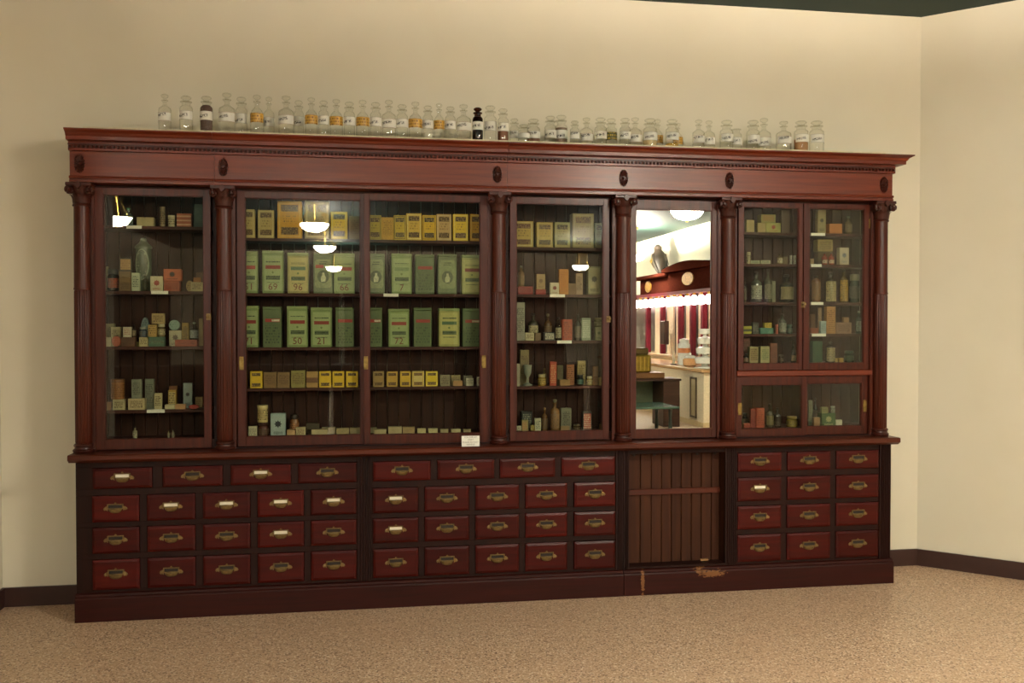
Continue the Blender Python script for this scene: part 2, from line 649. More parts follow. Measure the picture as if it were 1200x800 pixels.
def face_frame(parent, cols_by_row, x0, x1):
    """rails and stiles round the drawer openings"""
    b = MB()
    y0, y1 = 0.030, 0.055
    zs = [0.146] + [z for r in reversed(ROWS) for z in r] + [0.835]
    for k in range(0, len(zs), 2):
        b.box(x0, x1, y0, y1, zs[k], zs[k + 1], 0.001)
    for (z0, z1), cols in zip(ROWS, cols_by_row):
        ed = [x0] + [v for c in cols for v in c] + [x1]
        for k in range(0, len(ed), 2):
            if ed[k + 1] - ed[k] > 0.002:
                b.box(ed[k], ed[k + 1], y0, y1, z0, z1, 0.001)
    return b.build('face_frame', M['frame'], parent)


def pxcols(y, pairs):
    return [(at(a, y, 0.02).x, at(b, y, 0.02).x) for a, b in pairs]


A1 = pxcols(555, [(108, 178.5), (190, 261), (270, 341), (349, 418)])
A2 = pxcols(620, [(107.5, 163.5), (172, 229), (237.5, 293.5), (301.5, 356.5), (364, 418)])
B1 = pxcols(550, [(437, 505), (512.5, 579.5), (585.5, 651), (658, 721)])
B2 = pxcols(620, [(437, 490.5), (497.5, 550), (557, 608.5), (615.5, 665), (672.5, 721)])
C1 = pxcols(590, [(864.5, 916), (922.5, 973.5), (980, 1030)])

unit = empty('drawer_cabinet', (0.03, 0.18, 0.0), 'long dark mahogany base cabinet with thirty-eight drawers under the left cases', 'cabinet', 'base cabinets')
XL, XJ, XR = -1.445, 1.503, 3.165
plinth(unit, XL, XJ - 0.002, M['plinth'])
for xa, xb in ((XL + 0.002, XL + 0.022), (XJ - 0.024, XJ - 0.003)):
    box('side_panel', M['frame'], unit, xa, xb, 0.056, YB, 0.146, 0.835)
box('back_panel', M['board'], unit, XL + 0.022, XJ - 0.024, YB - 0.012, YB, 0.146, 0.835)
face_frame(unit, [A1, A2, A2, A2], XL + 0.002, 0.004)
face_frame(unit, [B1, B2, B2, B2], 0.084, 1.460)
fluted(unit, 0.004, 0.084, 0.146, 0.835, 5)
fluted(unit, 1.460, XJ - 0.002, 0.146, 0.835, 3)
WHITE_A = {(0, 0), (0, 2), (1, 1), (1, 2), (1, 3), (1, 4), (2, 3)}
WHITE_B = {(1, 0), (2, 0)}
for r, (z0, z1) in enumerate(ROWS):
    for k, (x0, x1) in enumerate(A1 if r == 0 else A2):
        drawer(unit, x0, x1, z0, z1, (r, k) in WHITE_A)
    for k, (x0, x1) in enumerate(B1 if r == 0 else B2):
        drawer(unit, x0, x1, z0, z1, (r, k) in WHITE_B, 0.006 if k == len(B2) - 1 and r > 0 else 0.0)

unit2 = empty('drawer_cabinet', (2.33, 0.18, 0.0), 'short dark mahogany base cabinet with twelve drawers and an open planked bay', 'cabinet', 'base cabinets')
plinth(unit2, XJ + 0.002, XR + 0.01, M['plinth_worn'])
for xa, xb in ((XJ + 0.003, XJ + 0.022), (2.165, 2.185), (XR - 0.022, XR - 0.002)):
    box('side_panel', M['frame'], unit2, xa, xb, 0.056, YB, 0.146, 0.835)
fluted(unit2, XJ + 0.002, 1.540, 0.146, 0.835, 3)
fluted(unit2, 2.118, 2.190, 0.146, 0.835, 5)
fluted(unit2, 3.092, XR, 0.146, 0.835, 5)
face_frame(unit2, [C1] * 4, 2.190, 3.092)
box('top_rail', M['frame_h'], unit2, 1.540, 2.118, 0.030, 0.06, 0.806, 0.835, 0.002)
for xa, xb in ((2.1185, 2.164), (1.5255, 1.5395)):
    box('bay_cheek', M['bayboard'], unit2, xa, xb, 0.043, 0.117, 0.146, 0.835)
box('sill', M['frame_h'], unit2, 1.540, 2.118, 0.022, 0.12, 0.1465, 0.160, 0.002)
box('back_panel', M['board'], unit2, 2.186, XR - 0.024, YB - 0.012, YB, 0.146, 0.835)
for r, (z0, z1) in enumerate(ROWS):
    for k, (x0, x1) in enumerate(C1):
        drawer(unit2, x0, x1, z0, z1, (r, k) == (1, 0))


def plank_mesh(wd, h, mat, th=0.012):
    g = 0.004
    poly = [(0.001, th), (0.001, g), (g, 0), (wd - g, 0), (wd - 0.001, g), (wd - 0.001, th)]
    return MB().ext(poly, 'z', 0, h).mesh('plank', mat)


edges = [1.542] + [at(p, 600, 0.10).x for p in (750.5, 763.5, 775.5, 787, 798.5, 810.5, 822, 834)] + [2.117]
for k in range(len(edges) - 1):
    place('plank', plank_mesh(edges[k + 1] - edges[k], 0.645, M['bayboard']), unit2, (edges[k], 0.105, 0.161))
box('shelf_rail', M['ledge'], unit2, 1.541, 2.112, 0.085, 0.1045, 0.560, 0.592, 0.002)
for px in (743, 767, 817, 838):
    b = MB()
    c = at(px, 535, 0.10)
    b.lathe(c.x, 0, [(0.008, 0.1045), (0.008, 0.100), (0.004, 0.098)], 10, axis='y', cz=0.790)
    b.build('bolt_head', M['ink'], unit2)
box('catch_block', plain('a5794a'), unit2, at(821, 657, 0.09).x, at(830, 657, 0.09).x, 0.088, 0.1045, 0.1605, 0.170, 0.001)

lb = MB()
lp = [(-0.045, 0.852), (-0.045, 0.872), (-0.038, 0.878), (YB, 0.878), (YB, 0.836), (-0.02, 0.836), (-0.03, 0.843)]
lb.ext(lp, 'x', -1.462, 3.185)
tag(lb.build('worktop', M['ledge'], origin=(0.86, 0.15, 0.836)), 'long narrow mahogany worktop ledge running over all the drawers', 'worktop')

# ------------------------------------------------------------------ glazed upper cases
ZL, ZT = 0.879, 2.29                     # ledge top and underside of the entablature
YD = 0.098                               # face of the doors
COLX = [at(p, 300, 0.075).x for p in (96, 262.5, 584.5, 730.5, 853.5, 1032.5)]


def column(parent, cx):
    cy, r = 0.078, 0.0405
    shaft = MB()
    shaft.lathe(cx, cy, [(r, 1.742), (r * 0.96, 2.168)], 28)
    shaft.lathe(cx, cy, [(r * 1.03, 1.730), (r * 1.07, 1.736), (r * 1.03, 1.742)], 28)
    nf = 18
    shaft.lathe(cx, cy, [(r * 0.9, 0.925), (r * 1.0, 0.931), (r * 1.0, 1.722), (r * 0.92, 1.730)], nf * 5,
                mod=lambda a: 1.0 - 0.085 * max(0.0, math.cos(nf * a)) ** 0.6)
    col = shaft.build('column', M['mahog_v'], parent)
    b = MB()
    b.lathe(cx, cy, [(r * 1.22, ZL), (r * 1.32, ZL + 0.006), (r * 1.32, ZL + 0.014), (r * 1.1, ZL + 0.02), (r * 1.05, ZL + 0.028), (r * 1.2, ZL + 0.034), (r * 1.2, ZL + 0.04), (r * 1.02, ZL + 0.047)], 28)
    b.build('column_base', M['carved'], col)
    b = MB()
    b.lathe(cx, cy, [(r * 1.08, 2.166), (r * 1.14, 2.171), (r * 1.08, 2.177), (r * 0.98, 2.182), (r * 1.02, 2.215), (r * 1.35, 2.258), (r * 1.5, 2.268)], 28)
    b.box(cx - 0.064, cx + 0.064, cy - 0.062, cy + 0.03, 2.268, 2.286, 0.003)
    for sg in (-1, 1):                       # scrolls
        pts = []
        for k in range(22):
            t = k / 21
            a = PI * 0.5 + sg * (-1) * t * 3.4 * PI
            rr = 0.021 * (1 - 0.8 * t)
            pts.append((cx + sg * 0.047 + rr * math.cos(a), cy - 0.05, 2.247 + rr * math.sin(a)))
        b.tube(pts, [0.0075 * (1 - 0.5 * k / 21) for k in range(22)], 6)
        b.lathe(cx + sg * 0.047, 0, [(0.006, cy - 0.064), (0.010, cy - 0.052), (0.017, cy - 0.04), (0.017, cy + 0.01)], 12, axis='y', cz=2.247)
    for k in range(7):                       # acanthus leaves round the bell
        a = PI + PI * k / 6
        dx, dy = math.cos(a), math.sin(a)
        tx, ty = -dy, dx
        vs = []
        for (rad, z, hw) in ((1.0, 2.182, 0.010), (1.06, 2.205, 0.0125), (1.22, 2.222, 0.010), (1.42, 2.226, 0.005)):
            for s_ in (-1, 0, 1):
                q = r * rad + (0.004 if s_ == 0 else 0)
                vs.append((cx + dx * q + tx * hw * s_, cy + dy * q + ty * hw * s_, z))
        fs = []
        for i in range(3):
            for j in range(2):
                q = i * 3 + j
                fs.append((q, q + 1, q + 4, q + 3))
        b.add(vs, fs, True)
    b.ext([(cx, 2.29), (cx - 0.012, 2.28), (cx - 0.015, 2.268), (cx - 0.008, 2.258), (cx, 2.252), (cx + 0.008, 2.258), (cx + 0.015, 2.268), (cx + 0.012, 2.28)], 'y', cy - 0.072, cy - 0.055)
    b.build('capital', M['carved'], col)
    return col


def pilaster_board(parent, x0, x1):
    b = MB()
    b.box(x0, x1, 0.088, 0.112, ZL, ZT)
    for xa in (x0 + 0.004, x1 - 0.012):
        b.box(xa, xa + 0.008, 0.083, 0.089, ZL, ZT)
    return b.build('pilaster_board', M['mahog_v'], parent)


def cornice(parent, x0, x1, right=False):
    prof = [(0.0, 2.450), (0.012, 2.452), (0.012, 2.497), (0.055, 2.500), (0.055, 2.518), (0.060, 2.521), (0.068, 2.534), (0.084, 2.543), (0.090, 2.546), (0.090, 2.552)]
    n = len(prof)
    rings = [[(x0, 0.04 - o, z) for o, z in prof]]
    if right:
        rings.append([(x1 + o, 0.04 - o, z) for o, z in prof])
        rings.append([(x1 + o, YB, z) for o, z in prof])
    else:
        rings.append([(x1, 0.04 - o, z) for o, z in prof])
    b = MB()
    vs = [p for r in rings for p in r]
    fs = [(k * n + i, (k + 1) * n + i, (k + 1) * n + i + 1, k * n + i + 1) for k in range(len(rings) - 1) for i in range(n - 1)]
    b.add(vs, fs)
    xe = x1 + (0.088 if right else 0)
    b.box(x0, xe, -0.049, YB, 2.546, 2.5519)
    b.box(x0, x1 - (0.002 if right else 0), 0.042, YB, 2.45, 2.545)
    b.ext([(y, z) for y, z in [(0.04 - o, z) for o, z in prof]] + [(0.3, 2.552), (0.3, 2.45)], 'x', x0, x0 + 0.001)
    co = b.build('cornice', M['mahog_h'], parent)
    bd = MB()                                # small turned beads under the cornice, too small to take one by one
    k = x0 + 0.011
    while k < x1:
        bd.lathe(k, 0, [(0.004, 0.028), (0.0085, 0.024), (0.0085, 0.019), (0.004, 0.014)], 6, axis='y', cz=2.470)
        k += 0.0215
    bd.box(x0, x1, 0.020, 0.0275, 2.480, 2.486)
    tag(bd.build('bead_moulding', M['carved'], co), kind='stuff')
    return co


def frieze(parent, x0, x1):
    b = MB()
    b.box(x0, x1, 0.04, YB, 2.318, 2.449)
    f = b.build('frieze', M['mahog_h'], parent)
    m = MB()
    m.ext([(0.04, 2.322), (0.026, 2.320), (0.022, 2.313), (0.024, 2.307), (0.033, 2.305), (0.033, 2.300), (0.027, 2.298), (0.027, 2.288), (YB, 2.288), (YB, 2.322)], 'x', x0, x1)
    m.build('frieze_moulding', M['mahog_h'], parent)
    return f


def rosette(parent, cx, cz, half=0):
    b = MB()
    b.lathe(cx, 0, [(0.011, 0.034), (0.0105, 0.026), (0.006, 0.020)], 12, axis='y', cz=cz)
    n = 16
    for k in range(n):
        a = 2 * PI * k / n
        ca, sa = math.cos(a), math.sin(a)
        p0 = Vector((cx + 0.011 * ca, 0.036, cz + 0.014 * sa))
        p1 = Vector((cx + 0.021 * ca, 0.029, cz + 0.036 * sa))
        p2 = Vector((cx + 0.027 * ca, 0.037, cz + 0.049 * sa))
        b.tube([p0, p1, p2], [0.0022, 0.0048, 0.002], 5)
    vs = [(cx + 0.024 * math.cos(2 * PI * k / 24), 0.0395 - d, cz + 0.044 * math.sin(2 * PI * k / 24)) for d in (0, 0.004) for k in range(24)]
    b.add(vs, [tuple(range(24)), tuple(range(24, 48))] + [(k, (k + 1) % 24, 24 + (k + 1) % 24, 24 + k) for k in range(24)])
    return b.build('rosette', M['carved'], parent)


def door(parent, px_out, px_in, y=YD, th=0.022, name='door', glass='pane', zz=None, zi=None):
    xo = [at(p, 380, y).x for p in px_out]
    xi = [at(p, 380, y).x for p in px_in]
    zo = zz or (ZL + 0.008, 2.272)
    z_i = zi or (0.942, 2.232)
    b = MB()
    e = 0.004
    b.box(xo[0], xi[0] - e, y, y + th, zo[0], zo[1], 0.0015)
    b.box(xi[1] + e, xo[1], y, y + th, zo[0], zo[1], 0.0015)
    b.box(xi[0] - e, xi[1] + e, y + 0.0005, y + th, zo[0], z_i[0] - e, 0.001)
    b.box(xi[0] - e, xi[1] + e, y + 0.0005, y + th, z_i[1] + e, zo[1], 0.001)
    # inner bevelled bead round the pane
    for (xa, xb, za, zb) in ((xi[0] - e, xi[0], z_i[0], z_i[1]), (xi[1], xi[1] + e, z_i[0], z_i[1]), (xi[0] - e, xi[1] + e, z_i[0] - e, z_i[0]), (xi[0] - e, xi[1] + e, z_i[1], z_i[1] + e)):
        b.box(xa, xb, y + 0.005, y + th, za, zb, 0.001)
    d = b.build(name, M['mahog_v'], parent)
    yy = y + 0.010
    box('mirror_glass' if glass == 'mirror' else 'glass_pane', M[glass], d, xi[0] - 0.003, xi[1] + 0.003, yy, yy + 0.004, z_i[0] - 0.003, z_i[1] + 0.003)
    return d


def cup_plate(d, px, py, y):
    """recessed brass finger pull of a sliding door"""
    c = at(px, py, y)
    b = MB()
    hw, hh = 0.0115, 0.036
    for x0, x1, z0, z1 in ((-hw, -hw + 0.005, -hh, hh), (hw - 0.005, hw, -hh, hh), (-hw, hw, -hh, -hh + 0.012), (-hw, hw, hh - 0.012, hh)):
        b.box(c.x + x0, c.x + x1, y - 0.002, y + 0.001, c.z + z0, c.z + z1)
    b.box(c.x - hw, c.x + hw, y - 0.0006, y + 0.0004, c.z - hh, c.z + hh)
    b.build('finger_pull', M['brass'], d)


def latch(d, px, py, y):
    c = at(px, py, y)
    b = MB()
    b.box(c.x - 0.012, c.x + 0.012, y - 0.003, y + 0.001, c.z - 0.018, c.z + 0.018, 0.001)
    b.lathe(c.x, 0, [(0.005, y), (0.005, y - 0.012), (0.011, y - 0.016), (0.011, y - 0.022), (0.006, y - 0.025)], 12, axis='y', cz=c.z + 0.004)
    b.build('latch', M['pull'], d)


def hinge(d, px, py, y):
    c = at(px, py, y)
    b = MB()
    b.lathe(c.x, y - 0.002, [(0.004, c.z - 0.03), (0.004, c.z + 0.03)], 8)
    b.box(c.x - 0.010, c.x, y - 0.0015, y + 0.001, c.z - 0.028, c.z + 0.028)
    b.build('hinge', M['brass'], d)


PLK = 0.0655
PLANK = plank_mesh(PLK, 1.405, M['board'])


def case_body(parent, x0, x1):
    for xa in (x0, x1 - 0.018):
        box('side_panel', M['frame'], parent, xa, xa + 0.018, 0.113, YB - 0.0125, ZL, ZT - 0.003)
    box('top_panel', M['board'], parent, x0 + 0.018, x1 - 0.018, 0.12, YB - 0.0125, 2.272, 2.287)
    box('bottom_panel', M['shelf'], parent, x0 + 0.018, x1 - 0.018, 0.125, YB - 0.0125, ZL + 0.001, 0.930)
    n = int((x1 - x0) / PLK)
    s = (x1 - x0 - n * PLK) / 2
    for k in range(n):
        place('plank', PLANK, parent, (x0 + s + k * PLK, YB - 0.012, ZL + 0.002))


SH_Y0 = 0.172


def shelf(parent, x0, x1, z):
    return box('shelf', M['shelf'], parent, x0, x1, SH_Y0, YB - 0.013, z - 0.017, z, 0.0015)


J1, J2 = at(251, 200, 0.04).x, at(594, 200, 0.04).x
XE = 3.172
caseA = empty('display_case', (-1.1, 0.2, ZL), 'narrow glazed mahogany case with one door at the left end', 'display case', 'glazed upper cases')
caseB = empty('display_case', (0.05, 0.2, ZL), 'wide glazed mahogany case with two sliding doors full of tins', 'display case', 'glazed upper cases')
caseC = empty('display_case', (2.0, 0.2, ZL), 'long glazed mahogany case with the tall mirror door at right', 'display case', 'glazed upper cases')
CJ1, CJ2 = J1, J2
for cs, xa, xb, ca, cb in ((caseA, -1.462, J1, -1.466, CJ1), (caseB, J1 + 0.0015, J2, CJ1 + 0.002, CJ2), (caseC, J2 + 0.0015, XE, CJ2 + 0.002, XE)):
    frieze(cs, xa, xb)
    cornice(cs, ca, cb, cs is caseC)
    case_body(cs, xa + (0.012 if cs is caseA else 0), xb - (0.014 if cs is caseC else 0))
ROS = [(93, 188), (261.5, 193.5), (583, 203), (731, 208.5), (855, 211), (1036, 215.5)]
CASES = [caseA, caseB, caseB, caseC, caseC, caseC]
for k, cx in enumerate(COLX):
    column(CASES[k], cx)
    x0, x1 = cx - 0.062, cx + 0.058
    if k == 0:
        x0 = -1.450
    if k == 1:
        x0 = J1 + 0.002
    if k == 2:
        x1 = J2 - 0.002
    if k == 5:
        x1 = XE - 0.014
    pilaster_board(CASES[k], x0, x1)
    p = at(*ROS[k], 0.036)
    rosette(CASES[k], p.x, 2.384)

d = door(caseA, (111, 247.5), (123, 238))
latch(d, 244.5, 371, YD)
d = door(caseB, (278, 428.5), (288.5, 421.5), y=0.112, name='sliding_door')
cup_plate(d, 283, 425.5, 0.112)
d = door(caseB, (426.5, 572), (434, 562), y=0.0885, th=0.020, name='sliding_door')
cup_plate(d, 428.8, 425, 0.0885)
cup_plate(d, 567, 423.5, 0.0885)
box('sliding_track', M['frame_h'], caseB, -0.64, 0.735, 0.085, 0.136, ZL, ZL + 0.0075)
d = door(caseC, (597.5, 714), (606, 706))
latch(d, 713, 374, YD)
d = door(caseC, (737, 842), (746, 833), glass='mirror', name='mirror_door', zi=(0.942, 2.212))
ZR = (1.243, 1.276)
box('dividing_rail', M['mahog_h'], caseC, at(863, 435, 0.088).x, at(1022, 435, 0.088).x, 0.082, 0.125, ZR[0], ZR[1], 0.004)
d = door(caseC, (865, 940.5), (872, 935), zz=(1.2785, 2.272), zi=(1.321, 2.240))
latch(d, 941, 357, YD)
d = door(caseC, (941.5, 1018.5), (949, 1011.5), zz=(1.2785, 2.272), zi=(1.321, 2.240))
hinge(d, 1020, 262, YD)
hinge(d, 1020, 413, YD)
d = door(caseC, (863.5, 945), (870, 939.5), zz=(ZL + 0.008, 1.241), zi=(0.932, 1.188), y=0.088, th=0.018, name='sliding_door')
cup_plate(d, 867, 479, 0.088)
d = door(caseC, (940.5, 1018.5), (947, 1009.5), zz=(ZL + 0.008, 1.241), zi=(0.940, 1.192), y=0.108, th=0.018, name='sliding_door')
cup_plate(d, 1013.5, 475.5, 0.108)
box('sliding_track', M['frame_h'], caseC, 2.21, 3.08, 0.084, 0.128, ZL, ZL + 0.0075)
for px in (719, 851):                        # upright partitions either side of the mirror
    x = at(px, 380, 0.2).x
    box('partition', M['board'], caseC, x, x + 0.016, 0.121, YB - 0.013, 0.931, 2.271)
xm = at(943, 380, 0.16).x
box('partition', M['board'], caseC, xm, xm + 0.014, 0.135, YB - 0.013, 0.931, 1.3185)

BAYX = {'D1': (-1.43, J1 - 0.019), 'D2': (J1 + 0.02, J2 - 0.019), 'D3': (J2 + 0.02, at(719, 380, 0.2).x - 0.001),
        'D5': (at(851, 380, 0.2).x + 0.017, XE - 0.033)}
SHELF_Z = {'D1': [2.080, 1.730, 1.430, 1.088], 'D2': [2.025, 1.722, 1.423, 1.198], 'D3': [1.995, 1.723, 1.456, 1.193],
           'D5': [2.103, 1.914, 1.684, 1.493]}
BOTTOM = 0.930
for bay, case in (('D1', caseA), ('D2', caseB), ('D3', caseC), ('D5', caseC)):
    for z in SHELF_Z[bay]:
        shelf(case, BAYX[bay][0], BAYX[bay][1], z)
xa, xb = BAYX['D5']
box('shelf', M['shelf'], caseC, xa, xb, 0.128, YB - 0.013, 1.302, 1.319, 0.0015)

tb = box('display_board', plain('d8c9a4', 0.6), None, -1.40, at(1044, 178, 0.0).x, 0.055, 0.345, 2.5525, 2.5800, 0.002, origin=(0.85, 0.2, 2.5525))
tag(tb, 'long pale board lying along the top of the cornice under the bottles', 'board')

# small printed notice standing on the ledge
p0, p1 = at(541, 524.5, -0.02), at(562, 524.5, -0.02)
nz0 = 0.8785
nz1 = at(550, 510.5, -0.02).z
sign = empty('notice_card', ((p0.x + p1.x) / 2, -0.02, nz0), 'small white printed notice card propped on the ledge below the sliding doors', 'sign')
box('card', M['white'], sign, p0.x, p1.x, -0.02, -0.0185, nz0, nz1)
MB().ext([(-0.0185, nz0), (-0.0185, nz1 - 0.015), (0.012, nz0)], 'x', (p0.x + p1.x) / 2 - 0.008, (p0.x + p1.x) / 2 + 0.008).build('easel_foot', M['white'], sign)
hh = nz1 - nz0
for k, s in enumerate(('FOR DISPLAY', 'ONLY', 'PLEASE DO NOT', 'HANDLE')):
    text('lettering', s, (p0.x + p1.x) / 2, -0.0206, nz1 - hh * (0.15 + 0.215 * k + (0.03 if k > 1 else 0)), 0.0118, M['ink_grey'], sign)

# ------------------------------------------------------------------ goods on the shelves
PLACED = []
GAP = 0.0012


def clash(a, b):
    return all(a[k] < b[k + 3] - 1e-5 and b[k] < a[k + 3] - 1e-5 for k in range(3))


def settle(zshelf, xl, xr, yt, yb, depth, round_, xlim, y0=0.182, ymax=0.338):
    """find the free spot on the shelf, as near the front as it goes, for a thing whose outline the pixels give"""
    best = None
    for dep in (depth, depth * 0.75, depth * 0.5, 0.016, 0.009):
        y = y0
        while y + dep <= ymax + 1e-6:
            xm = (xl + xr) / 2
            yy = y + (dep / 2 if round_ else 0)
            X0, X1 = at(xl, yt, yy).x, at(xr, yt, yy).x
            if round_:
                r = (X1 - X0) / 2
                if dep < 2 * r - 1e-6 and dep == depth:
                    pass
            X0, X1 = max(X0, xlim[0] + 0.002), min(X1, xlim[1] - 0.002)
            ztop = at(xm, yt, y).z
            z0 = zshelf
            if yb is not None:
                zb = at(xm, yb, y).z
                cand = [q[5] for q in PLACED if abs(q[5] - zb) < 0.022 and q[0] < (X0 + X1) / 2 < q[3] and q[1] < y + dep / 2 < q[4]]
                if cand:
                    z0 = min(cand, key=lambda v: abs(v - zb))
                elif zb - zshelf > 0.022:
                    y += 0.006
                    continue
            z0 += 0.0004
            ztop = max(ztop, z0 + 0.007)
            bb = (X0, y, z0, X1, y + dep, ztop)
            if not any(clash(bb, q) for q in PLACED):
                PLACED.append(bb)
                return bb
            y += 0.006
    # nowhere free: squeeze it in sideways just in front of the back boards
    return None


def front_panel(parent, bb, fx0, fx1, fz0, fz1, mat, name='label', lift=0.0004):
    x0, y0, z0, x1, y1, z1 = bb
    wd, h = x1 - x0, z1 - z0
    return box(name, mat, parent, x0 + wd * fx0, x0 + wd * fx1, y0 - lift, y0 + 0.0002 - lift * 0.2, z0 + h * fz0, z0 + h * fz1)


def b_box(root, bb, col, o):
    box('body', plain(col, 0.62, 0, 0.16, 30), root, *[bb[k] for k in (0, 3)], bb[1], bb[4], bb[2], bb[5], 0.0012)
    st = o.get('st', 'print')
    ink = o.get('ink', '5a4028')
    if st == 'print':
        front_panel(root, bb, 0.12, 0.88, 0.2, 0.85, printed(col, ink, 0.009, 0.5, 0.005))
    elif st == 'panel':
        front_panel(root, bb, 0.1, 0.9, 0.12, 0.9, printed(o['pc'], ink, 0.012, 0.4, 0.006))
    elif st == 'emblem':
        front_panel(root, bb, 0.06, 0.94, 0.05, 0.95, plain(o['pc']))
        x0, y0, z0, x1, y1, z1 = bb
        cx, cz, r = (x0 + x1) / 2, z0 + (z1 - z0) * 0.55, min(x1 - x0, z1 - z0) * 0.27
        MB().ext([(cx + r * (1 if k % 2 == 0 else 0.62) * math.cos(2 * PI * k / 16), cz + r * (1 if k % 2 == 0 else 0.62) * math.sin(2 * PI * k / 16)) for k in range(16)], 'y', y0 - 0.0009, y0 - 0.0003).build('emblem', plain(ink), root)
        front_panel(root, bb, 0.2, 0.8, 0.1, 0.22, printed(o['pc'], ink, 0.006, 0.6, 0.004), 'print_line', 0.0009)
    elif st == 'y':         # carton with a ruled border and a dark printed block at the head and the foot
        front_panel(root, bb, 0.06, 0.94, 0.04, 0.96, plain(o.get('edge', 'd8c48c')), 'border')
        front_panel(root, bb, 0.11, 0.89, 0.075, 0.93, plain(col, 0.6, 0, 0.1), 'label', 0.0008)
        front_panel(root, bb, 0.15, 0.85, 0.72, 0.90, printed(ink, o.get('lt', 'b59a5a'), 0.009, 0.2, 0.006), 'title_block', 0.0012)
        front_panel(root, bb, 0.15, 0.85, 0.10, 0.30, printed(ink, o.get('lt', 'b59a5a'), 0.009, 0.2, 0.006), 'print_block', 0.0012)
        if bb[5] - bb[2] > 0.1:
            front_panel(root, bb, 0.22, 0.78, 0.40, 0.66, printed(col, '7a6230', 0.014, 0.25, 0.006), 'print_lines', 0.0012)
    elif st == 'band':
        front_panel(root, bb, 0.0, 1.0, 0.3, 0.62, printed(o['pc'], ink, 0.008, 0.5, 0.005), 'band')
    elif st == 'stripes':
        for k in range(3):
            front_panel(root, bb, 0.0, 1.0, 0.1 + 0.31 * k, 0.22 + 0.31 * k, plain(o['pc']), 'band')


def b_tin(root, bb, col, o):
    """tall square tin with a slip lid"""
    x0, y0, z0, x1, y1, z1 = bb
    h = z1 - z0
    zc = z1 - h * 0.075
    box('body', plain(col, 0.42, 0.1, 0.2, 18), root, x0 + 0.001, x1 - 0.001, y0 + 0.001, y1 - 0.001, z0, zc, 0.002)
    lid = box('lid', plain(o.get('lid', col), 0.4, 0.15, 0.2, 18), root, x0, x1, y0, y1, zc, z1, 0.003)
    fb = (x0, y0 + 0.001, z0, x1, y1, z1)
    kind = o['face']
    ink = '33402a'
    if kind == 'label':
        front_panel(root, fb, 0.10, 0.92, 0.06, 0.88, plain(o['pc'], 0.5, 0, 0.1, 30), 'label')
        front_panel(root, fb, 0.18, 0.84, 0.72, 0.76, printed(o['pc'], ink, 0.011, 0.9, 0.007), 'title_line', 0.0008)
        front_panel(root, fb, 0.16, 0.86, 0.57, 0.655, plain(o['band']), 'colour_band', 0.0008)
        cx = (x0 + x1) / 2
        MB().lathe(cx, 0, [(0.006, y0 + 0.0004), (0.006, y0)], 10, axis='y', cz=z0 + h * 0.49).build('emblem', plain('6c7a44'), root)
        front_panel(root, fb, 0.18, 0.84, 0.315, 0.41, printed(o.get('blk', '5a6a44'), '2c3a24', 0.012, 0.6, 0.007), 'print_block', 0.0008)
        front_panel(root, fb, 0.22, 0.80, 0.235, 0.262, printed(o['pc'], ink, 0.008, 0.7, 0.006), 'print_line', 0.0008)
        if o.get('num'):
            text('number', o['num'], cx, y0 - 0.0004, z0 + h * 0.145, 0.052, M['ink_red'], root)
    elif kind == 'dark':
        front_panel(root, fb, 0.14, 0.90, 0.62, 0.70, plain(o['band']), 'colour_band', 0.0006)
        if o.get('worn'):
            front_panel(root, fb, 0.48, 0.88, 0.635, 0.685, plain('d9cbb4', 0.6, 0, 0.4, 120), 'worn_patch', 0.001)
        front_panel(root, fb, 0.14, 0.88, 0.10, 0.54, printed(col, '2d3a24', 0.016, 0.25, 0.011), 'print_area', 0.0005)
    elif kind == 'picture':
        ch = [(0.16, 0.14), (0.84, 0.14), (0.92, 0.2), (0.92, 0.78), (0.84, 0.85), (0.16, 0.85), (0.08, 0.78), (0.08, 0.2)]
        W = x1 - x0
        MB().ext([(x0 + W * a, z0 + h * b) for a, b in ch], 'y', y0 + 0.0004, y0 + 0.001).build('label', plain(o['pc'], 0.45, 0.05, 0.25, 60), root)
        cx, cz = (x0 + x1) / 2, z0 + h * 0.42
        MB().ext([(cx + 0.032 * math.cos(2 * PI * k / 20), cz + 0.036 * math.sin(2 * PI * k / 20)) for k in range(20)], 'y', y0, y0 + 0.0005).build('medallion', plain('4c5a38', 0.45, 0, 0.4, 90), root)
        fig = [(-0.012, -0.03), (0.012, -0.028), (0.016, -0.005), (0.008, 0.008), (0.007, 0.022), (-0.005, 0.022), (-0.006, 0.006), (-0.014, -0.006)]
        MB().ext([(cx + a, cz + b) for a, b in fig], 'y', y0 - 0.0004, y0 + 0.0001).build('worn_patch', plain('b9bd92', 0.5, 0, 0.4, 120), root)
        front_panel(root, fb, 0.3, 0.7, 0.72, 0.80, printed(o['pc'], '3a4628', 0.012, 0.6, 0.006), 'title_line', 0.0012)
        if o.get('band'):
            front_panel(root, fb, 0.12, 0.52, 0.63, 0.71, plain(o['band']), 'colour_band', 0.0014)


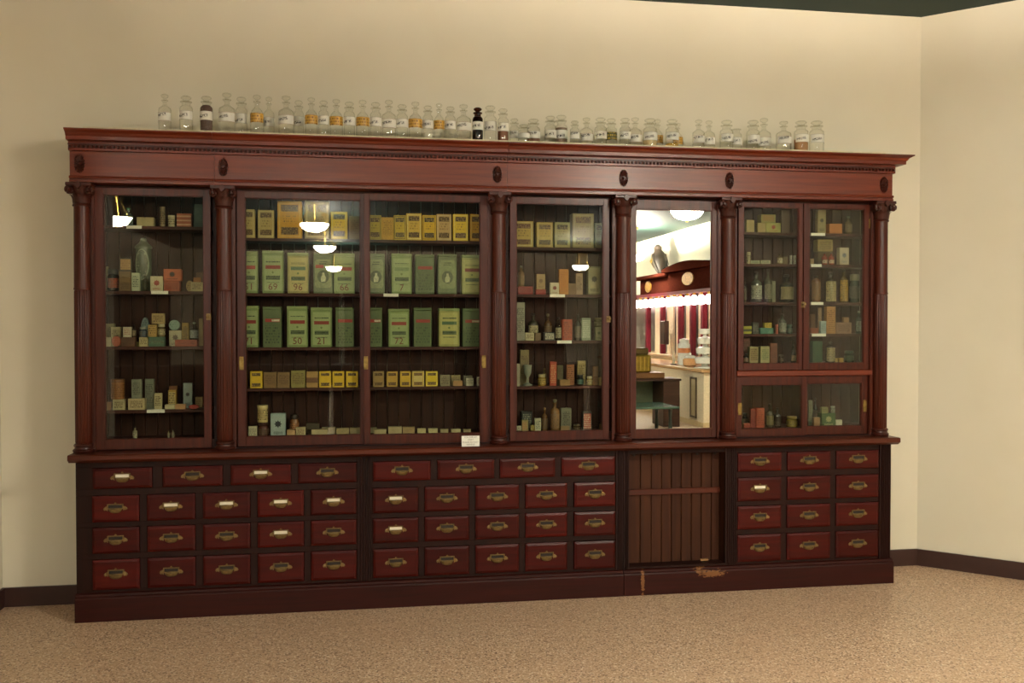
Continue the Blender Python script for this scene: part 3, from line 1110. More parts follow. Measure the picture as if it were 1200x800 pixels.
def b_cyl(root, bb, col, o):
    x0, y0, z0, x1, y1, z1 = bb
    r = min(x1 - x0, y1 - y0) / 2
    cx, cy, h = (x0 + x1) / 2, y0 + r, z1 - z0
    rx = (x1 - x0) / 2 / r
    b = MB().lathe(0, 0, [(r * 0.98, z0), (r, z0 + h * 0.03), (r, z0 + h * 0.97), (r * 0.97, z1)], 20)
    l_ = MB().lathe(0, 0, [(r * 1.0, z1 - h * 0.16), (r * 1.03, z1 - h * 0.15), (r * 1.03, z1 - h * 0.02), (r * 0.97, z1 + 0.0005)], 20)
    g = MB().lathe(0, 0, [(r * 1.006, z0 + h * 0.12), (r * 1.006, z0 + h * 0.76)], 20, caps=False)
    for m_ in (b, l_, g):
        m_.v = [(cx + x * rx, cy + y, z) for x, y, z in m_.v]
    b.build('body', plain(col, 0.5, 0, 0.15, 30), root)
    if o.get('lid'):
        l_.build('lid', plain(o['lid'], 0.45), root)
    g.build('label', printed(o.get('pc', col), o.get('ink', '4a3826'), 0.010, 0.5, 0.006), root)


def b_disc(root, bb, col, o):
    """round flat tin standing on its rim"""
    x0, y0, z0, x1, y1, z1 = bb
    cx, cz, r = (x0 + x1) / 2, (z0 + z1) / 2, (z1 - z0) / 2
    rx = (x1 - x0) / 2 / r
    b = MB().lathe(0, 0, [(r * 0.96, y1), (r, y1 - 0.002), (r, y0 + 0.002), (r * 0.93, y0)], 22, axis='y', cz=0)
    f = MB().lathe(0, 0, [(r * 0.8, y0 + 0.0002), (r * 0.78, y0 - 0.0006)], 22, axis='y', cz=0)
    for m_ in (b, f):
        m_.v = [(cx + x * rx, y, cz + z) for x, y, z in m_.v]
    b.build('body', plain(col, 0.5), root)
    f.build('lid_print', printed(o.get('pc', col), o.get('ink', '6a5a4a'), 0.012, 0.4, 0.008), root)


GLASS_COL = {}


def b_bot(root, bb, col, o):
    """bottle: shoulders, neck, stopper or cork, label wrapped round the front"""
    x0, y0, z0, x1, y1, z1 = bb
    r = min(x1 - x0, y1 - y0) / 2
    rx = (x1 - x0) / 2 / r
    cx, cy, h = (x0 + x1) / 2, y0 + r, z1 - z0
    sh, nk = o.get('sh', 0.62), o.get('nk', 0.34)
    cap = 0.10
    b = MB().lathe(0, 0, [(r * 0.9, z0), (r, z0 + h * 0.03), (r, z0 + h * sh), (r * 0.9, z0 + h * (sh + 0.05)), (r * nk, z0 + h * (sh + 0.13)), (r * nk, z0 + h * (1 - cap) - h * 0.05), (r * nk * 1.35, z0 + h * (1 - cap) - h * 0.03), (r * nk * 1.35, z0 + h * (1 - cap))], 18)
    s = MB().lathe(0, 0, [(r * nk * 0.8, z0 + h * (1 - cap) + 0.0002), (r * nk * 1.15, z0 + h * (1 - cap) + h * 0.03), (r * nk * 1.2, z1 - h * 0.02), (r * nk * 0.8, z1)], 14)
    n = 14
    vs = []
    for zz in (z0 + h * o.get('l0', 0.1), z0 + h * o.get('l1', 0.55)):
        for k in range(n + 1):
            a = PI + PI * (0.08 + 0.84 * k / n)
            vs.append((r * 1.008 * math.cos(a), r * 1.03 * math.sin(a), zz))
    g = MB().add(vs, [(k, k + 1, n + 2 + k, n + 1 + k) for k in range(n)], True)
    for m_ in (b, s, g):
        m_.v = [(cx + x * rx, cy + y, z) for x, y, z in m_.v]
    b.build('body', M[col] if col in M else plain(col, 0.25, 0, 0.2, 30, 0.5), root)
    s.build('stopper', plain(o.get('cap', '2e2018'), 0.4), root)
    if o.get('pc'):
        g.build('label', printed(o['pc'], o.get('ink', '5a4a38'), 0.010, 0.45, 0.006), root)


def b_jar(root, bb, col, o):
    x0, y0, z0, x1, y1, z1 = bb
    r = min(x1 - x0, y1 - y0) / 2
    rx = (x1 - x0) / 2 / r
    cx, cy, h = (x0 + x1) / 2, y0 + r, z1 - z0
    b = MB().lathe(0, 0, [(r * 0.9, z0), (r, z0 + h * 0.06), (r, z0 + h * 0.66), (r * 0.82, z0 + h * 0.74), (r * 0.8, z0 + h * 0.78)], 18)
    l_ = MB().lathe(0, 0, [(r * 0.88, z0 + h * 0.775), (r * 0.92, z0 + h * 0.8), (r * 0.92, z1 - h * 0.03), (r * 0.84, z1)], 18)
    g = MB().lathe(0, 0, [(r * 1.01, z0 + h * 0.14), (r * 1.01, z0 + h * 0.58)], 18, caps=False)
    for m_ in (b, l_, g):
        m_.v = [(cx + x * rx, cy + y, z) for x, y, z in m_.v]
    b.build('body', plain(col, 0.25, 0, 0.15, 30, 0.4), root)
    l_.build('lid', plain(o.get('lid', col), 0.4), root)
    g.build('label', printed(o.get('pc', 'd0c090'), o.get('ink', '4a3826'), 0.009, 0.5, 0.005), root)


def b_globe(root, bb, col, o):
    """tall shouldered show jar with domed lid and an oval label"""
    x0, y0, z0, x1, y1, z1 = bb
    r = min(x1 - x0, y1 - y0) / 2
    rx = (x1 - x0) / 2 / r
    cx, cy, h = (x0 + x1) / 2, y0 + r, z1 - z0
    b = MB().lathe(0, 0, [(r * 0.8, z0), (r * 0.97, z0 + h * 0.05), (r, z0 + h * 0.6), (r * 0.98, z0 + h * 0.8)], 20)
    l_ = MB().lathe(0, 0, [(r * 1.02, z0 + h * 0.8), (r * 1.02, z0 + h * 0.835), (r * 0.88, z0 + h * 0.86), (r * 0.66, z0 + h * 0.89), (r * 0.4, z0 + h * 0.93), (r * 0.38, z0 + h * 0.98), (r * 0.2, z1)], 20)
    for m_ in (b, l_):
        m_.v = [(cx + x * rx, cy + y, z) for x, y, z in m_.v]
    b.build('body', plain(col, 0.25, 0, 0.1, 20, 0.5), root)
    l_.build('lid', plain('6a745e', 0.4), root)
    W = (x1 - x0)
    cz = z0 + h * 0.50
    for (a, c_, mat, dy, nm) in ((0.40, 0.29, plain('9aa58a', 0.5), 0.0, 'label_rim'), (0.34, 0.25, printed('566250', '9aa58a', 0.016, 0.3, 0.008), 0.0006, 'label')):
        vs = []
        for k in range(24):
            q = 2 * PI * k / 24
            vs.append((cx + W * a * math.cos(q), y0 - 0.0008 - dy + (W * a * math.cos(q)) ** 2 / (2 * r) / rx, cz + h * c_ * math.sin(q)))
        MB().add(vs, [tuple(range(24))]).build(nm, mat, root)


def b_cup(root, bb, col, o):
    """footed glass measure"""
    x0, y0, z0, x1, y1, z1 = bb
    r = min(x1 - x0, y1 - y0) / 2
    cx, cy, h = (x0 + x1) / 2, y0 + r, z1 - z0
    MB().lathe(cx, cy, [(r * 0.95, z0), (r * 0.95, z0 + h * 0.07), (r * 0.25, z0 + h * 0.16), (r * 0.2, z0 + h * 0.36), (r * 0.75, z0 + h * 0.6), (r * 0.9, z0 + h * 0.99), (r * 0.84, z0 + h * 0.99), (r * 0.68, z0 + h * 0.62), (r * 0.1, z0 + h * 0.42)], 18).build('glass', plain('9aa090', 0.15, 0, 0.1, 20, 0.6), root)
    MB().lathe(cx, cy, [(r * 0.15, z0 + h * 0.45), (r * 0.66, z0 + h * 0.63), (r * 0.8, z0 + h * 0.88), (r * 0.5, z0 + h * 0.93)], 18).build('powder', plain('d8cfae', 0.8), root)


KINDS = {'box': (b_box, False, 0.6, 'box'), 'tin': (b_tin, False, 0.75, 'tin'), 'cyl': (b_cyl, True, 1.0, 'tin'), 'disc': (b_disc, False, 0.3, 'tin'),
         'bot': (b_bot, True, 1.0, 'bottle'), 'jar': (b_jar, True, 1.0, 'jar'), 'globe': (b_globe, True, 1.0, 'jar'), 'cup': (b_cup, True, 1.0, 'glass')}
NAME_OF = {'box': 'carton', 'tin': 'square_tin', 'cyl': 'round_tin', 'disc': 'flat_round_tin', 'bot': 'medicine_bottle', 'jar': 'jar', 'globe': 'show_jar', 'cup': 'measuring_glass'}
MISSED = []


def stock(bay, zshelf, where, rows, y0=0.182, xlim=None, group=None):
    PLACED.clear()
    ordered = sorted(rows, key=lambda r: 0 if r[4] is None else 1)
    for r in ordered:
        kind, xl, xr, yt, yb, col, desc = r[:7]
        o = r[7] if len(r) > 7 else {}
        if kind == 'tag':
            zt, ya = zshelf, (0.1455 if y0 > 0.16 else 0.1275)
            ya = SH_Y0 - 0.0035
            X0, X1 = at(xl, yt, ya).x, at(xr, yt, ya).x
            root = empty('shelf_card', ((X0 + X1) / 2, ya, zshelf - 0.016), f'{desc}, {where}', 'card', 'white shelf cards')
            b = box('card', M['white'], root, X0, X1, ya, ya + 0.0012, zshelf - 0.016, zshelf + 0.0012)
            box('folded_flap', M['white'], root, X0, X1, ya + 0.0012, ya + 0.02, zshelf + 0.0002, zshelf + 0.0012)
            PLACED.append((X0, ya, zshelf - 0.016, X1, ya + 0.02, zshelf + 0.0012))
            continue
        fn, rnd, asp, cat = KINDS[kind]
        lim = xlim or BAYX[bay]
        wid = at(xr, yt, 0.2).x - at(xl, yt, 0.2).x
        dep = o.get('dep', min(max(wid * asp, 0.02), 0.125))
        bb = settle(zshelf, xl, xr, yt, yb, dep, rnd, lim, max(y0, o.get('y', 0)))
        if bb is None:
            MISSED.append((where, desc))
            continue
        root = empty(o.get('nm', NAME_OF[kind]), ((bb[0] + bb[3]) / 2, (bb[1] + bb[4]) / 2, bb[2]), f'{desc}, {where}', o.get('cat', cat), group or f'goods {where}')
        fn(root, bb, col, o)


Y_ = dict(st='y')
LG, DG, YG, TAN = '7d8f55', '55663f', 'a3a360', 'b8a06a'
RED, GRN = '8c2a20', '52684a'


def tin_l(xl, xr, yt, num, band, desc, pc='9aaa72', col='7d8f55'):
    return ('tin', xl, xr, yt, None, col, desc, dict(face='label', pc=pc, band=band, num=num, lid='8b9a62'))


def tin_d(xl, xr, yt, desc, worn=False):
    return ('tin', xl, xr, yt, None, '58683f', desc, dict(face='dark', band='9c3226', worn=worn))


def tin_p(xl, xr, yt, desc, band=None):
    return ('tin', xl, xr, yt, None, '5d6b46', desc, dict(face='picture', pc='818c5c', band=band))


def yb_(xl, xr, yt, col, desc, ink='54391f', edge='c9b47c', lt='b59a5a'):
    return ('box', xl, xr, yt, None, col, desc, dict(st='y', ink=ink, edge=edge, lt=lt))


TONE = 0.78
W1 = 'behind leftmost door'
Z = SHELF_Z['D1']
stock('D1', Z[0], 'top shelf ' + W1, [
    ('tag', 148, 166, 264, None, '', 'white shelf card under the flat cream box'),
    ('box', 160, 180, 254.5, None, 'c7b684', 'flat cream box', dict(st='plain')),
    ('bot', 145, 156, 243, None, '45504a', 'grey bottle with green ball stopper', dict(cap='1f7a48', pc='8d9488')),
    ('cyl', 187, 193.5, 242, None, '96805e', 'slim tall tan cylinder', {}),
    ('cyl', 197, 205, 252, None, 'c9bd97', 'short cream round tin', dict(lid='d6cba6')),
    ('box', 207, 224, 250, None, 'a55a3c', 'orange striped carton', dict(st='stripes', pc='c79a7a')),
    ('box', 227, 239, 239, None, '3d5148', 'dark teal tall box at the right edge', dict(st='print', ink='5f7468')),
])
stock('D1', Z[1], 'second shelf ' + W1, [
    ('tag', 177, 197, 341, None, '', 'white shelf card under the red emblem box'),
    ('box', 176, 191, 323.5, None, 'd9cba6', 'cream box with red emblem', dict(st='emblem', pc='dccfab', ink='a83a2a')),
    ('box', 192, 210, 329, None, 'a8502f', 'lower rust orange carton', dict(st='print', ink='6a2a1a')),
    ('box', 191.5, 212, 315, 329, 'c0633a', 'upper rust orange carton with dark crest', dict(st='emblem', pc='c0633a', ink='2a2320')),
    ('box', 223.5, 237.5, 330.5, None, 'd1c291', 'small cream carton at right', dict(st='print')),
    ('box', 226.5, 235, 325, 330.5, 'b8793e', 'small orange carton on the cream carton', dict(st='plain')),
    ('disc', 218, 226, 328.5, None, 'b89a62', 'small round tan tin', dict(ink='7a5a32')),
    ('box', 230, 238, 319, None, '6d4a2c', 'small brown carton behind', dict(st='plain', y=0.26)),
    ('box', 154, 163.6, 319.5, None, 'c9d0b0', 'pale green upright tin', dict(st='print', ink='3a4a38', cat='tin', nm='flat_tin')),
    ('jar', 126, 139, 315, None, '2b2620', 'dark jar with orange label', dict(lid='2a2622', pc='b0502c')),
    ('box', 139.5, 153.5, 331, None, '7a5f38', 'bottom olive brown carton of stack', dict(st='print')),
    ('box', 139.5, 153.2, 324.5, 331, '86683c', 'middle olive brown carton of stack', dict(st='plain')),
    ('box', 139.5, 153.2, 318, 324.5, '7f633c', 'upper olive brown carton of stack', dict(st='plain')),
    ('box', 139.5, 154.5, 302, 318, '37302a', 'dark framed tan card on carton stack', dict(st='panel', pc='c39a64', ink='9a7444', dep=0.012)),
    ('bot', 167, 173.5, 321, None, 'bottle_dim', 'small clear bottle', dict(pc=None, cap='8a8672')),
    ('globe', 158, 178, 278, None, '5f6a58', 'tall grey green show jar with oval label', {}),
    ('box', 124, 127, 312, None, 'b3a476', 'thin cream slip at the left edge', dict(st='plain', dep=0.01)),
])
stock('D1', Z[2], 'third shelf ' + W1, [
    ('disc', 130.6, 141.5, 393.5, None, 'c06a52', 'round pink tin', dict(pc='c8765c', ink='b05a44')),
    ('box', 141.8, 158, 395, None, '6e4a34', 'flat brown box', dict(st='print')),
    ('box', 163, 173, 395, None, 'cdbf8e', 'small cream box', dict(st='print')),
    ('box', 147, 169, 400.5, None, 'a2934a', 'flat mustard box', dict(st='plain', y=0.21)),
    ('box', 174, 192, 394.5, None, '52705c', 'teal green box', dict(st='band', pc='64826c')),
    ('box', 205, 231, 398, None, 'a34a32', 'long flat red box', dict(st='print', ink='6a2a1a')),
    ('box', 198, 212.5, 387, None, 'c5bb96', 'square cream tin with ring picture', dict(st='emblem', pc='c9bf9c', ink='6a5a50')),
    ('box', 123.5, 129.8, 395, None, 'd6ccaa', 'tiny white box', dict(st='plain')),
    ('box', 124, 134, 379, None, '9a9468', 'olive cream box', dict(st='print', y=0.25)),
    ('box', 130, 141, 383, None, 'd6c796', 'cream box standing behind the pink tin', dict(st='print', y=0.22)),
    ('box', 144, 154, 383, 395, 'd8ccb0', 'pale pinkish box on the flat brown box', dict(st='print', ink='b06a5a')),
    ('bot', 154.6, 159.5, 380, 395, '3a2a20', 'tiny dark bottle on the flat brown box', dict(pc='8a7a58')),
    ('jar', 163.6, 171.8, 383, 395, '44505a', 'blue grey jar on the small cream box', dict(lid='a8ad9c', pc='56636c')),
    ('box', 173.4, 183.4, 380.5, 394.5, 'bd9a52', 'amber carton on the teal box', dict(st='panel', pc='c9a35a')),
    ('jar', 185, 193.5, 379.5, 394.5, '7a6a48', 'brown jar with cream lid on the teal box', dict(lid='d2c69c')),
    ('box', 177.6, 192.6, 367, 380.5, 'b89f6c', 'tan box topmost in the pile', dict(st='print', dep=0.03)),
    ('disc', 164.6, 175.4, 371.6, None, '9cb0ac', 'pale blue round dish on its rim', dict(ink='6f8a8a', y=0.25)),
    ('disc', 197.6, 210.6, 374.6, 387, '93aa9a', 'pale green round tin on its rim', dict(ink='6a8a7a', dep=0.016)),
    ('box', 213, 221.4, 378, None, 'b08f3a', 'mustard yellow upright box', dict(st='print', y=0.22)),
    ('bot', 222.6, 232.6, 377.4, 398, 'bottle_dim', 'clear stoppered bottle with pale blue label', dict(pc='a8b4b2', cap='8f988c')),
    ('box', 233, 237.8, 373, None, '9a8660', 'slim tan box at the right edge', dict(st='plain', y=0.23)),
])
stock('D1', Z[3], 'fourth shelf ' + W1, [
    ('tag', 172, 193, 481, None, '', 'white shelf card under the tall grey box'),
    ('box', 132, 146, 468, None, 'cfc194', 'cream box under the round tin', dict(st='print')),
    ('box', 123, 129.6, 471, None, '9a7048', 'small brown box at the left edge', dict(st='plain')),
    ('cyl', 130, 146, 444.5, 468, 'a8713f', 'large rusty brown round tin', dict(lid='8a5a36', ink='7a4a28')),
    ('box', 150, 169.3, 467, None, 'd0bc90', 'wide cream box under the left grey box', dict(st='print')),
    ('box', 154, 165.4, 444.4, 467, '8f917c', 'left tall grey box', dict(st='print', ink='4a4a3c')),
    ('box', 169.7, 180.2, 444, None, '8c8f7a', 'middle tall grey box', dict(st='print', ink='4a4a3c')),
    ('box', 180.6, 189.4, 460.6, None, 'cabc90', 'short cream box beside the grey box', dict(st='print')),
    ('box', 193, 204.6, 474, None, 'd6c8a0', 'flat cream box', dict(st='plain')),
    ('box', 205, 217, 473.5, None, 'cf9f72', 'flat peach box', dict(st='plain')),
    ('box', 197, 206.2, 457, None, 'b8923c', 'amber upright carton', dict(st='panel', pc='d0b878', y=0.25)),
    ('box', 198, 207.5, 452, None, '8a5a34', 'brown carton behind the amber carton', dict(st='plain', y=0.29)),
    ('box', 214.6, 225, 448.6, None, '9aa8a6', 'pale blue box with dark portrait', dict(st='emblem', pc='9fadaa', ink='3a3a3a', y=0.235)),
    ('disc', 221, 233, 474, None, 'a5281f', 'small red oval tin', dict(ink='c06a50')),
    ('box', 229, 237.2, 465, None, 'a88a58', 'small tan box at the right edge', dict(st='print', y=0.26)),
])
stock('D1', BOTTOM, 'case floor ' + W1, [
    ('bot', 155.5, 161, 500, None, 'c2b893', 'tiny cream bottle at left', dict(pc='cfc4a0')),
    ('bot', 196, 199.5, 504, None, '9a907a', 'tiny grey vial, first of two', {}),
    ('bot', 201, 204.5, 503, None, '9a907a', 'tiny grey vial, second of two', {}),
], y0=0.15)

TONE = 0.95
W2 = 'behind left sliding door'
Z = SHELF_Z['D2']
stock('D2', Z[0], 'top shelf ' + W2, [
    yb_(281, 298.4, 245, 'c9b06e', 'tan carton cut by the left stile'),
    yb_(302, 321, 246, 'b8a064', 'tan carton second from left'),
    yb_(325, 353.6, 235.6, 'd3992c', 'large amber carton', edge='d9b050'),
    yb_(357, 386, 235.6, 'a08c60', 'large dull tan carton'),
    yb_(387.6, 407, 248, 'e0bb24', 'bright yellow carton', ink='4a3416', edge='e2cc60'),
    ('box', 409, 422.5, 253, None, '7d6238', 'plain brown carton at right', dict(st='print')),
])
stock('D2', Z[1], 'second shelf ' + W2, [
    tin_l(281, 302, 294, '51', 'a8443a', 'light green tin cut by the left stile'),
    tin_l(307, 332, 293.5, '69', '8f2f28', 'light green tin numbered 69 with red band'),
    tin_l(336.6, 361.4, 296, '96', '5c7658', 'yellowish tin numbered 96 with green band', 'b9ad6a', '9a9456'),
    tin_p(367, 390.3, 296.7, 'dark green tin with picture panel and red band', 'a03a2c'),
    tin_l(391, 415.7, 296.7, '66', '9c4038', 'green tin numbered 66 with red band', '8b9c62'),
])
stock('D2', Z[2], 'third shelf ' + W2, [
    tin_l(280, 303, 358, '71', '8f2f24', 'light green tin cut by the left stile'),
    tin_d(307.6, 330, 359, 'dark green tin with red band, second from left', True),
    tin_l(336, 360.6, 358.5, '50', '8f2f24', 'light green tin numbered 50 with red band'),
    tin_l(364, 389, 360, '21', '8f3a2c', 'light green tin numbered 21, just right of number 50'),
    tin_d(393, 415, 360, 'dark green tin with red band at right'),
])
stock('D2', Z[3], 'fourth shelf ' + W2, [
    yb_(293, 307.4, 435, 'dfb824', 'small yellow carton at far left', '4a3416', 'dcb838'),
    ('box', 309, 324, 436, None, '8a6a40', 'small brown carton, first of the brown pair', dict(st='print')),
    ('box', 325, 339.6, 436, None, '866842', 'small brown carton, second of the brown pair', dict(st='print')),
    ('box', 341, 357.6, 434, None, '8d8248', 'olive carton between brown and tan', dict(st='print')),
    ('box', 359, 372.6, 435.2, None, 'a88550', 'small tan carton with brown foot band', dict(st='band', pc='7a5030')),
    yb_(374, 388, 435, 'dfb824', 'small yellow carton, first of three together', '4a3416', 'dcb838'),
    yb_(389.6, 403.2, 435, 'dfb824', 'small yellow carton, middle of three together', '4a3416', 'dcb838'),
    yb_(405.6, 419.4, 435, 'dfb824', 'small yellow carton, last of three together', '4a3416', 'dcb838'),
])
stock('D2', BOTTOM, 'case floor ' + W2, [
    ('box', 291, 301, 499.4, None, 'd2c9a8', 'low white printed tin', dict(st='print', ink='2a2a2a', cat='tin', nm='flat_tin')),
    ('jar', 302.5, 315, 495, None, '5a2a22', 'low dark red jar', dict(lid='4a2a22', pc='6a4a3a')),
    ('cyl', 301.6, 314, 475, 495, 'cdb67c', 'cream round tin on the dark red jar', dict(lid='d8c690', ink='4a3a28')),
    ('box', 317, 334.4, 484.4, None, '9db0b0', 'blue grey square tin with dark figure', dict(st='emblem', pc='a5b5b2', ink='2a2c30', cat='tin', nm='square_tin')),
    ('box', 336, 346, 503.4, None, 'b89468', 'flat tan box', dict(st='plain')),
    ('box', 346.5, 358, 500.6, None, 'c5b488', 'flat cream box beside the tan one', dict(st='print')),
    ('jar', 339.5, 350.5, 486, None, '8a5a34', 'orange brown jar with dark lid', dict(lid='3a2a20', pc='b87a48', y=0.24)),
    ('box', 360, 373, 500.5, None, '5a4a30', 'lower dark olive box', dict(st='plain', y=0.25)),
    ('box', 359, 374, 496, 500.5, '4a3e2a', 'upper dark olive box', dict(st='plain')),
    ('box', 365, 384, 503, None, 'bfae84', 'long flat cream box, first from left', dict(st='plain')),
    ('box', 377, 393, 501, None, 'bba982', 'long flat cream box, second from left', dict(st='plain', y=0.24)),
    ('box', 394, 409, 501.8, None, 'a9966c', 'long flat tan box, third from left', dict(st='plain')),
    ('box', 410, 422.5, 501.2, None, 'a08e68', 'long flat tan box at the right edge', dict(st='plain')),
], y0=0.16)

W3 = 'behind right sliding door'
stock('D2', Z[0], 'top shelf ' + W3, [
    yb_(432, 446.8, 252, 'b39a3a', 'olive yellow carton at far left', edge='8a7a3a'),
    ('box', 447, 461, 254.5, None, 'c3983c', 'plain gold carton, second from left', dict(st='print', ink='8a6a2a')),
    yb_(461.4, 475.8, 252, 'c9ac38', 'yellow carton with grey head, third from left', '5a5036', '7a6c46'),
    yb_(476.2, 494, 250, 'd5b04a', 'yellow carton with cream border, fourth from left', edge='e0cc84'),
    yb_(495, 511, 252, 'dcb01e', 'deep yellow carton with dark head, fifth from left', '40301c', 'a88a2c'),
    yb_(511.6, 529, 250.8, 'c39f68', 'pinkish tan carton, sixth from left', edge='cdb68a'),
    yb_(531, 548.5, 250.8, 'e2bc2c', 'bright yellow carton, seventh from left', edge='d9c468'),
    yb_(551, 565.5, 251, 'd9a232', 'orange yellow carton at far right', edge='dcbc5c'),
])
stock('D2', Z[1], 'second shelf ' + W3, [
    tin_p(430, 451, 297, 'dark green picture tin at far left'),
    ('tag', 449.5, 467, 344.5, None, '', 'white shelf card under the second tin'),
    tin_l(458.5, 482.6, 297, '7', '7c8f5e', 'light green tin with faded green band'),
    tin_d(486.6, 509, 298, 'dark green tin with red band in the middle'),
    tin_p(513, 535.5, 297.6, 'dark green picture tin, second from right'),
    tin_l(541, 565, 298.6, '', '7a2a26', 'yellowish tin with maroon band at far right', 'a9a964', '929354'),
])
stock('D2', Z[2], 'third shelf ' + W3, [
    tin_d(430, 448, 360, 'dark green tin with torn red band at far left', True),
    tin_l(455, 479.6, 361.7, '72', '8f2f26', 'light green tin numbered 72 with red band'),
    tin_d(484.5, 506, 360.5, 'dark green tin with bright red band in the middle'),
    tin_l(514, 538.7, 361, '', '4d6a4a', 'yellowish tin with dark green band', 'b3b068', '9a9a58'),
    tin_d(542, 565, 361, 'dark green tin with torn red band at far right', True),
])
stock('D2', Z[3], 'fourth shelf ' + W3, [
    yb_(437, 450, 435, 'a98a52', 'dull tan carton at far left', edge='a98f5c'),
    yb_(453, 466, 435.2, 'c39c40', 'gold carton, second from left', edge='c0a050'),
    yb_(469, 481.3, 435, 'd8b034', 'yellow carton, third from left', edge='c9a848'),
    yb_(483, 497, 435, 'd9c27a', 'pale cream yellow carton, fourth from left', '6a4a2a', 'd6ac2c'),
    yb_(499, 513, 435, 'e6c624', 'bright yellow carton, fifth from left', '4a3416', 'e0cc6c'),
    ('box', 516, 527.4, 439.2, None, '8f8668', 'small grey printed carton', dict(st='print', ink='4a4032')),
    ('box', 531, 542, 446, None, 'b58a5a', 'small brown box lying flat', dict(st='plain')),
    ('box', 528.5, 539.7, 439.4, None, '9c8d60', 'small olive carton behind the flat box', dict(st='print', y=0.23)),
    ('box', 546, 555, 443, None, 'c8c2a8', 'front white printed packet', dict(st='print', ink='3a3a34')),
    ('box', 543.6, 553.5, 440, None, 'aaa48c', 'rear grey printed packet', dict(st='print', ink='3a3a34', y=0.24)),
    ('box', 559, 566, 441.4, None, 'cdc8b4', 'white packet at the right edge', dict(st='print', ink='3a3a34')),
])
stock('D2', BOTTOM, 'case floor ' + W3, [
    ('box', 438, 452.6, 503, None, 'b8a67c', 'flat tan packet, first from left', dict(st='plain')),
    ('box', 434, 441.6, 501, None, '9f9170', 'small flat packet behind the first', dict(st='plain', y=0.25)),
    ('box', 455, 471, 500, None, 'b3a078', 'thicker flat tan box, second from left', dict(st='plain')),
    ('box', 472, 486, 500.4, None, 'a98d62', 'thicker flat brown box, third from left', dict(st='plain')),
    ('box', 489, 499, 502, None, 'c9bb8a', 'thin cream packet, fourth from left', dict(st='plain')),
    ('box', 502, 513, 502, None, 'c9bb8a', 'thin cream packet, fifth from left', dict(st='plain')),
    ('box', 516, 525.5, 502.6, None, 'b5a67c', 'thin cream packet, sixth from left', dict(st='plain')),
    ('box', 528.7, 540, 502.6, None, 'b5a67c', 'thin cream packet, seventh from left', dict(st='plain')),
    ('box', 543, 552, 502.8, None, '9c8a66', 'thin tan packet, eighth from left', dict(st='plain')),
], y0=0.16)

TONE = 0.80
W4 = 'behind door left of mirror'
Z = SHELF_Z['D3']
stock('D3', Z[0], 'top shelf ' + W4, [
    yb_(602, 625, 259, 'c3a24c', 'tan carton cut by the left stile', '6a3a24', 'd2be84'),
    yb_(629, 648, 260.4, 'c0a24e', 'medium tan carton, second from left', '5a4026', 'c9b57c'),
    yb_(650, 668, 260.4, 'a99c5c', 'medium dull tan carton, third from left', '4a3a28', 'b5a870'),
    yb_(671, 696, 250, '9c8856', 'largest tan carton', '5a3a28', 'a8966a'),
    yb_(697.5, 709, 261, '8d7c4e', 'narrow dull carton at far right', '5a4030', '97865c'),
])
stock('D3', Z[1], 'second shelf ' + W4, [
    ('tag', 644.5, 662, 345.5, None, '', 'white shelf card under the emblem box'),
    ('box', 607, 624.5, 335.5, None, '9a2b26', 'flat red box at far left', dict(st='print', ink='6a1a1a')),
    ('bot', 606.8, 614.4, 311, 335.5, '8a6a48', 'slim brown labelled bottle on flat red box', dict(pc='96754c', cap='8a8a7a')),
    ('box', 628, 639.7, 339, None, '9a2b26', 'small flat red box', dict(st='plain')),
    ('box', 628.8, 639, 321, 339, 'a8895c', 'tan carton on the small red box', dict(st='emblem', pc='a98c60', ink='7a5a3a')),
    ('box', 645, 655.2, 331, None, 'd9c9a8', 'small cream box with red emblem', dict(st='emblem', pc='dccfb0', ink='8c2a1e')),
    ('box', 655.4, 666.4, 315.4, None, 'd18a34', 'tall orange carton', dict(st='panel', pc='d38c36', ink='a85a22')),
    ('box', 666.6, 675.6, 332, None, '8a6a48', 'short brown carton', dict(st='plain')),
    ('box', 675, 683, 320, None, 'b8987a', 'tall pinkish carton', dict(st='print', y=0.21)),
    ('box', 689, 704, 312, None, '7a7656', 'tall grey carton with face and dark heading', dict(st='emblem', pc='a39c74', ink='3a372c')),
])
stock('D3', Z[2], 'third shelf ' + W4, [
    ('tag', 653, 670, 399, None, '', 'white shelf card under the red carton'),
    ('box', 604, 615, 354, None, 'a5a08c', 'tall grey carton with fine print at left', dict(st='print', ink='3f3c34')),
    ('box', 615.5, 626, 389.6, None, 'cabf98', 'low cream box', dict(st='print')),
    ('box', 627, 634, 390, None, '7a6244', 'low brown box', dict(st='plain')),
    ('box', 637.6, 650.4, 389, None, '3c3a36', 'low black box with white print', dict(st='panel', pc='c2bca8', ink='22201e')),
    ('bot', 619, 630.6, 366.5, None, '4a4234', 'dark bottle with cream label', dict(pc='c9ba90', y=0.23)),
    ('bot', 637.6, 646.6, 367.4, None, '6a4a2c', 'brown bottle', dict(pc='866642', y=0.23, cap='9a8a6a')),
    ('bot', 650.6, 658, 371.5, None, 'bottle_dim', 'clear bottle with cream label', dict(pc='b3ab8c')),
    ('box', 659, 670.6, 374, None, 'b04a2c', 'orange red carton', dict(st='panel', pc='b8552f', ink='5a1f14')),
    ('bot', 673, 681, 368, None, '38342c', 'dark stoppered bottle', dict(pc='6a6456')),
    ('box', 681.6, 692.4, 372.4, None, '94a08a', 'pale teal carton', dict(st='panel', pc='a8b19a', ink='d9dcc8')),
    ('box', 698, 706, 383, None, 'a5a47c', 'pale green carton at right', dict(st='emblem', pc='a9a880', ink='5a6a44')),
    ('jar', 696.5, 706, 372, 383, '7d7a56', 'small glass jar on the pale green carton', dict(lid='b3a878', pc='a8a27a')),
])
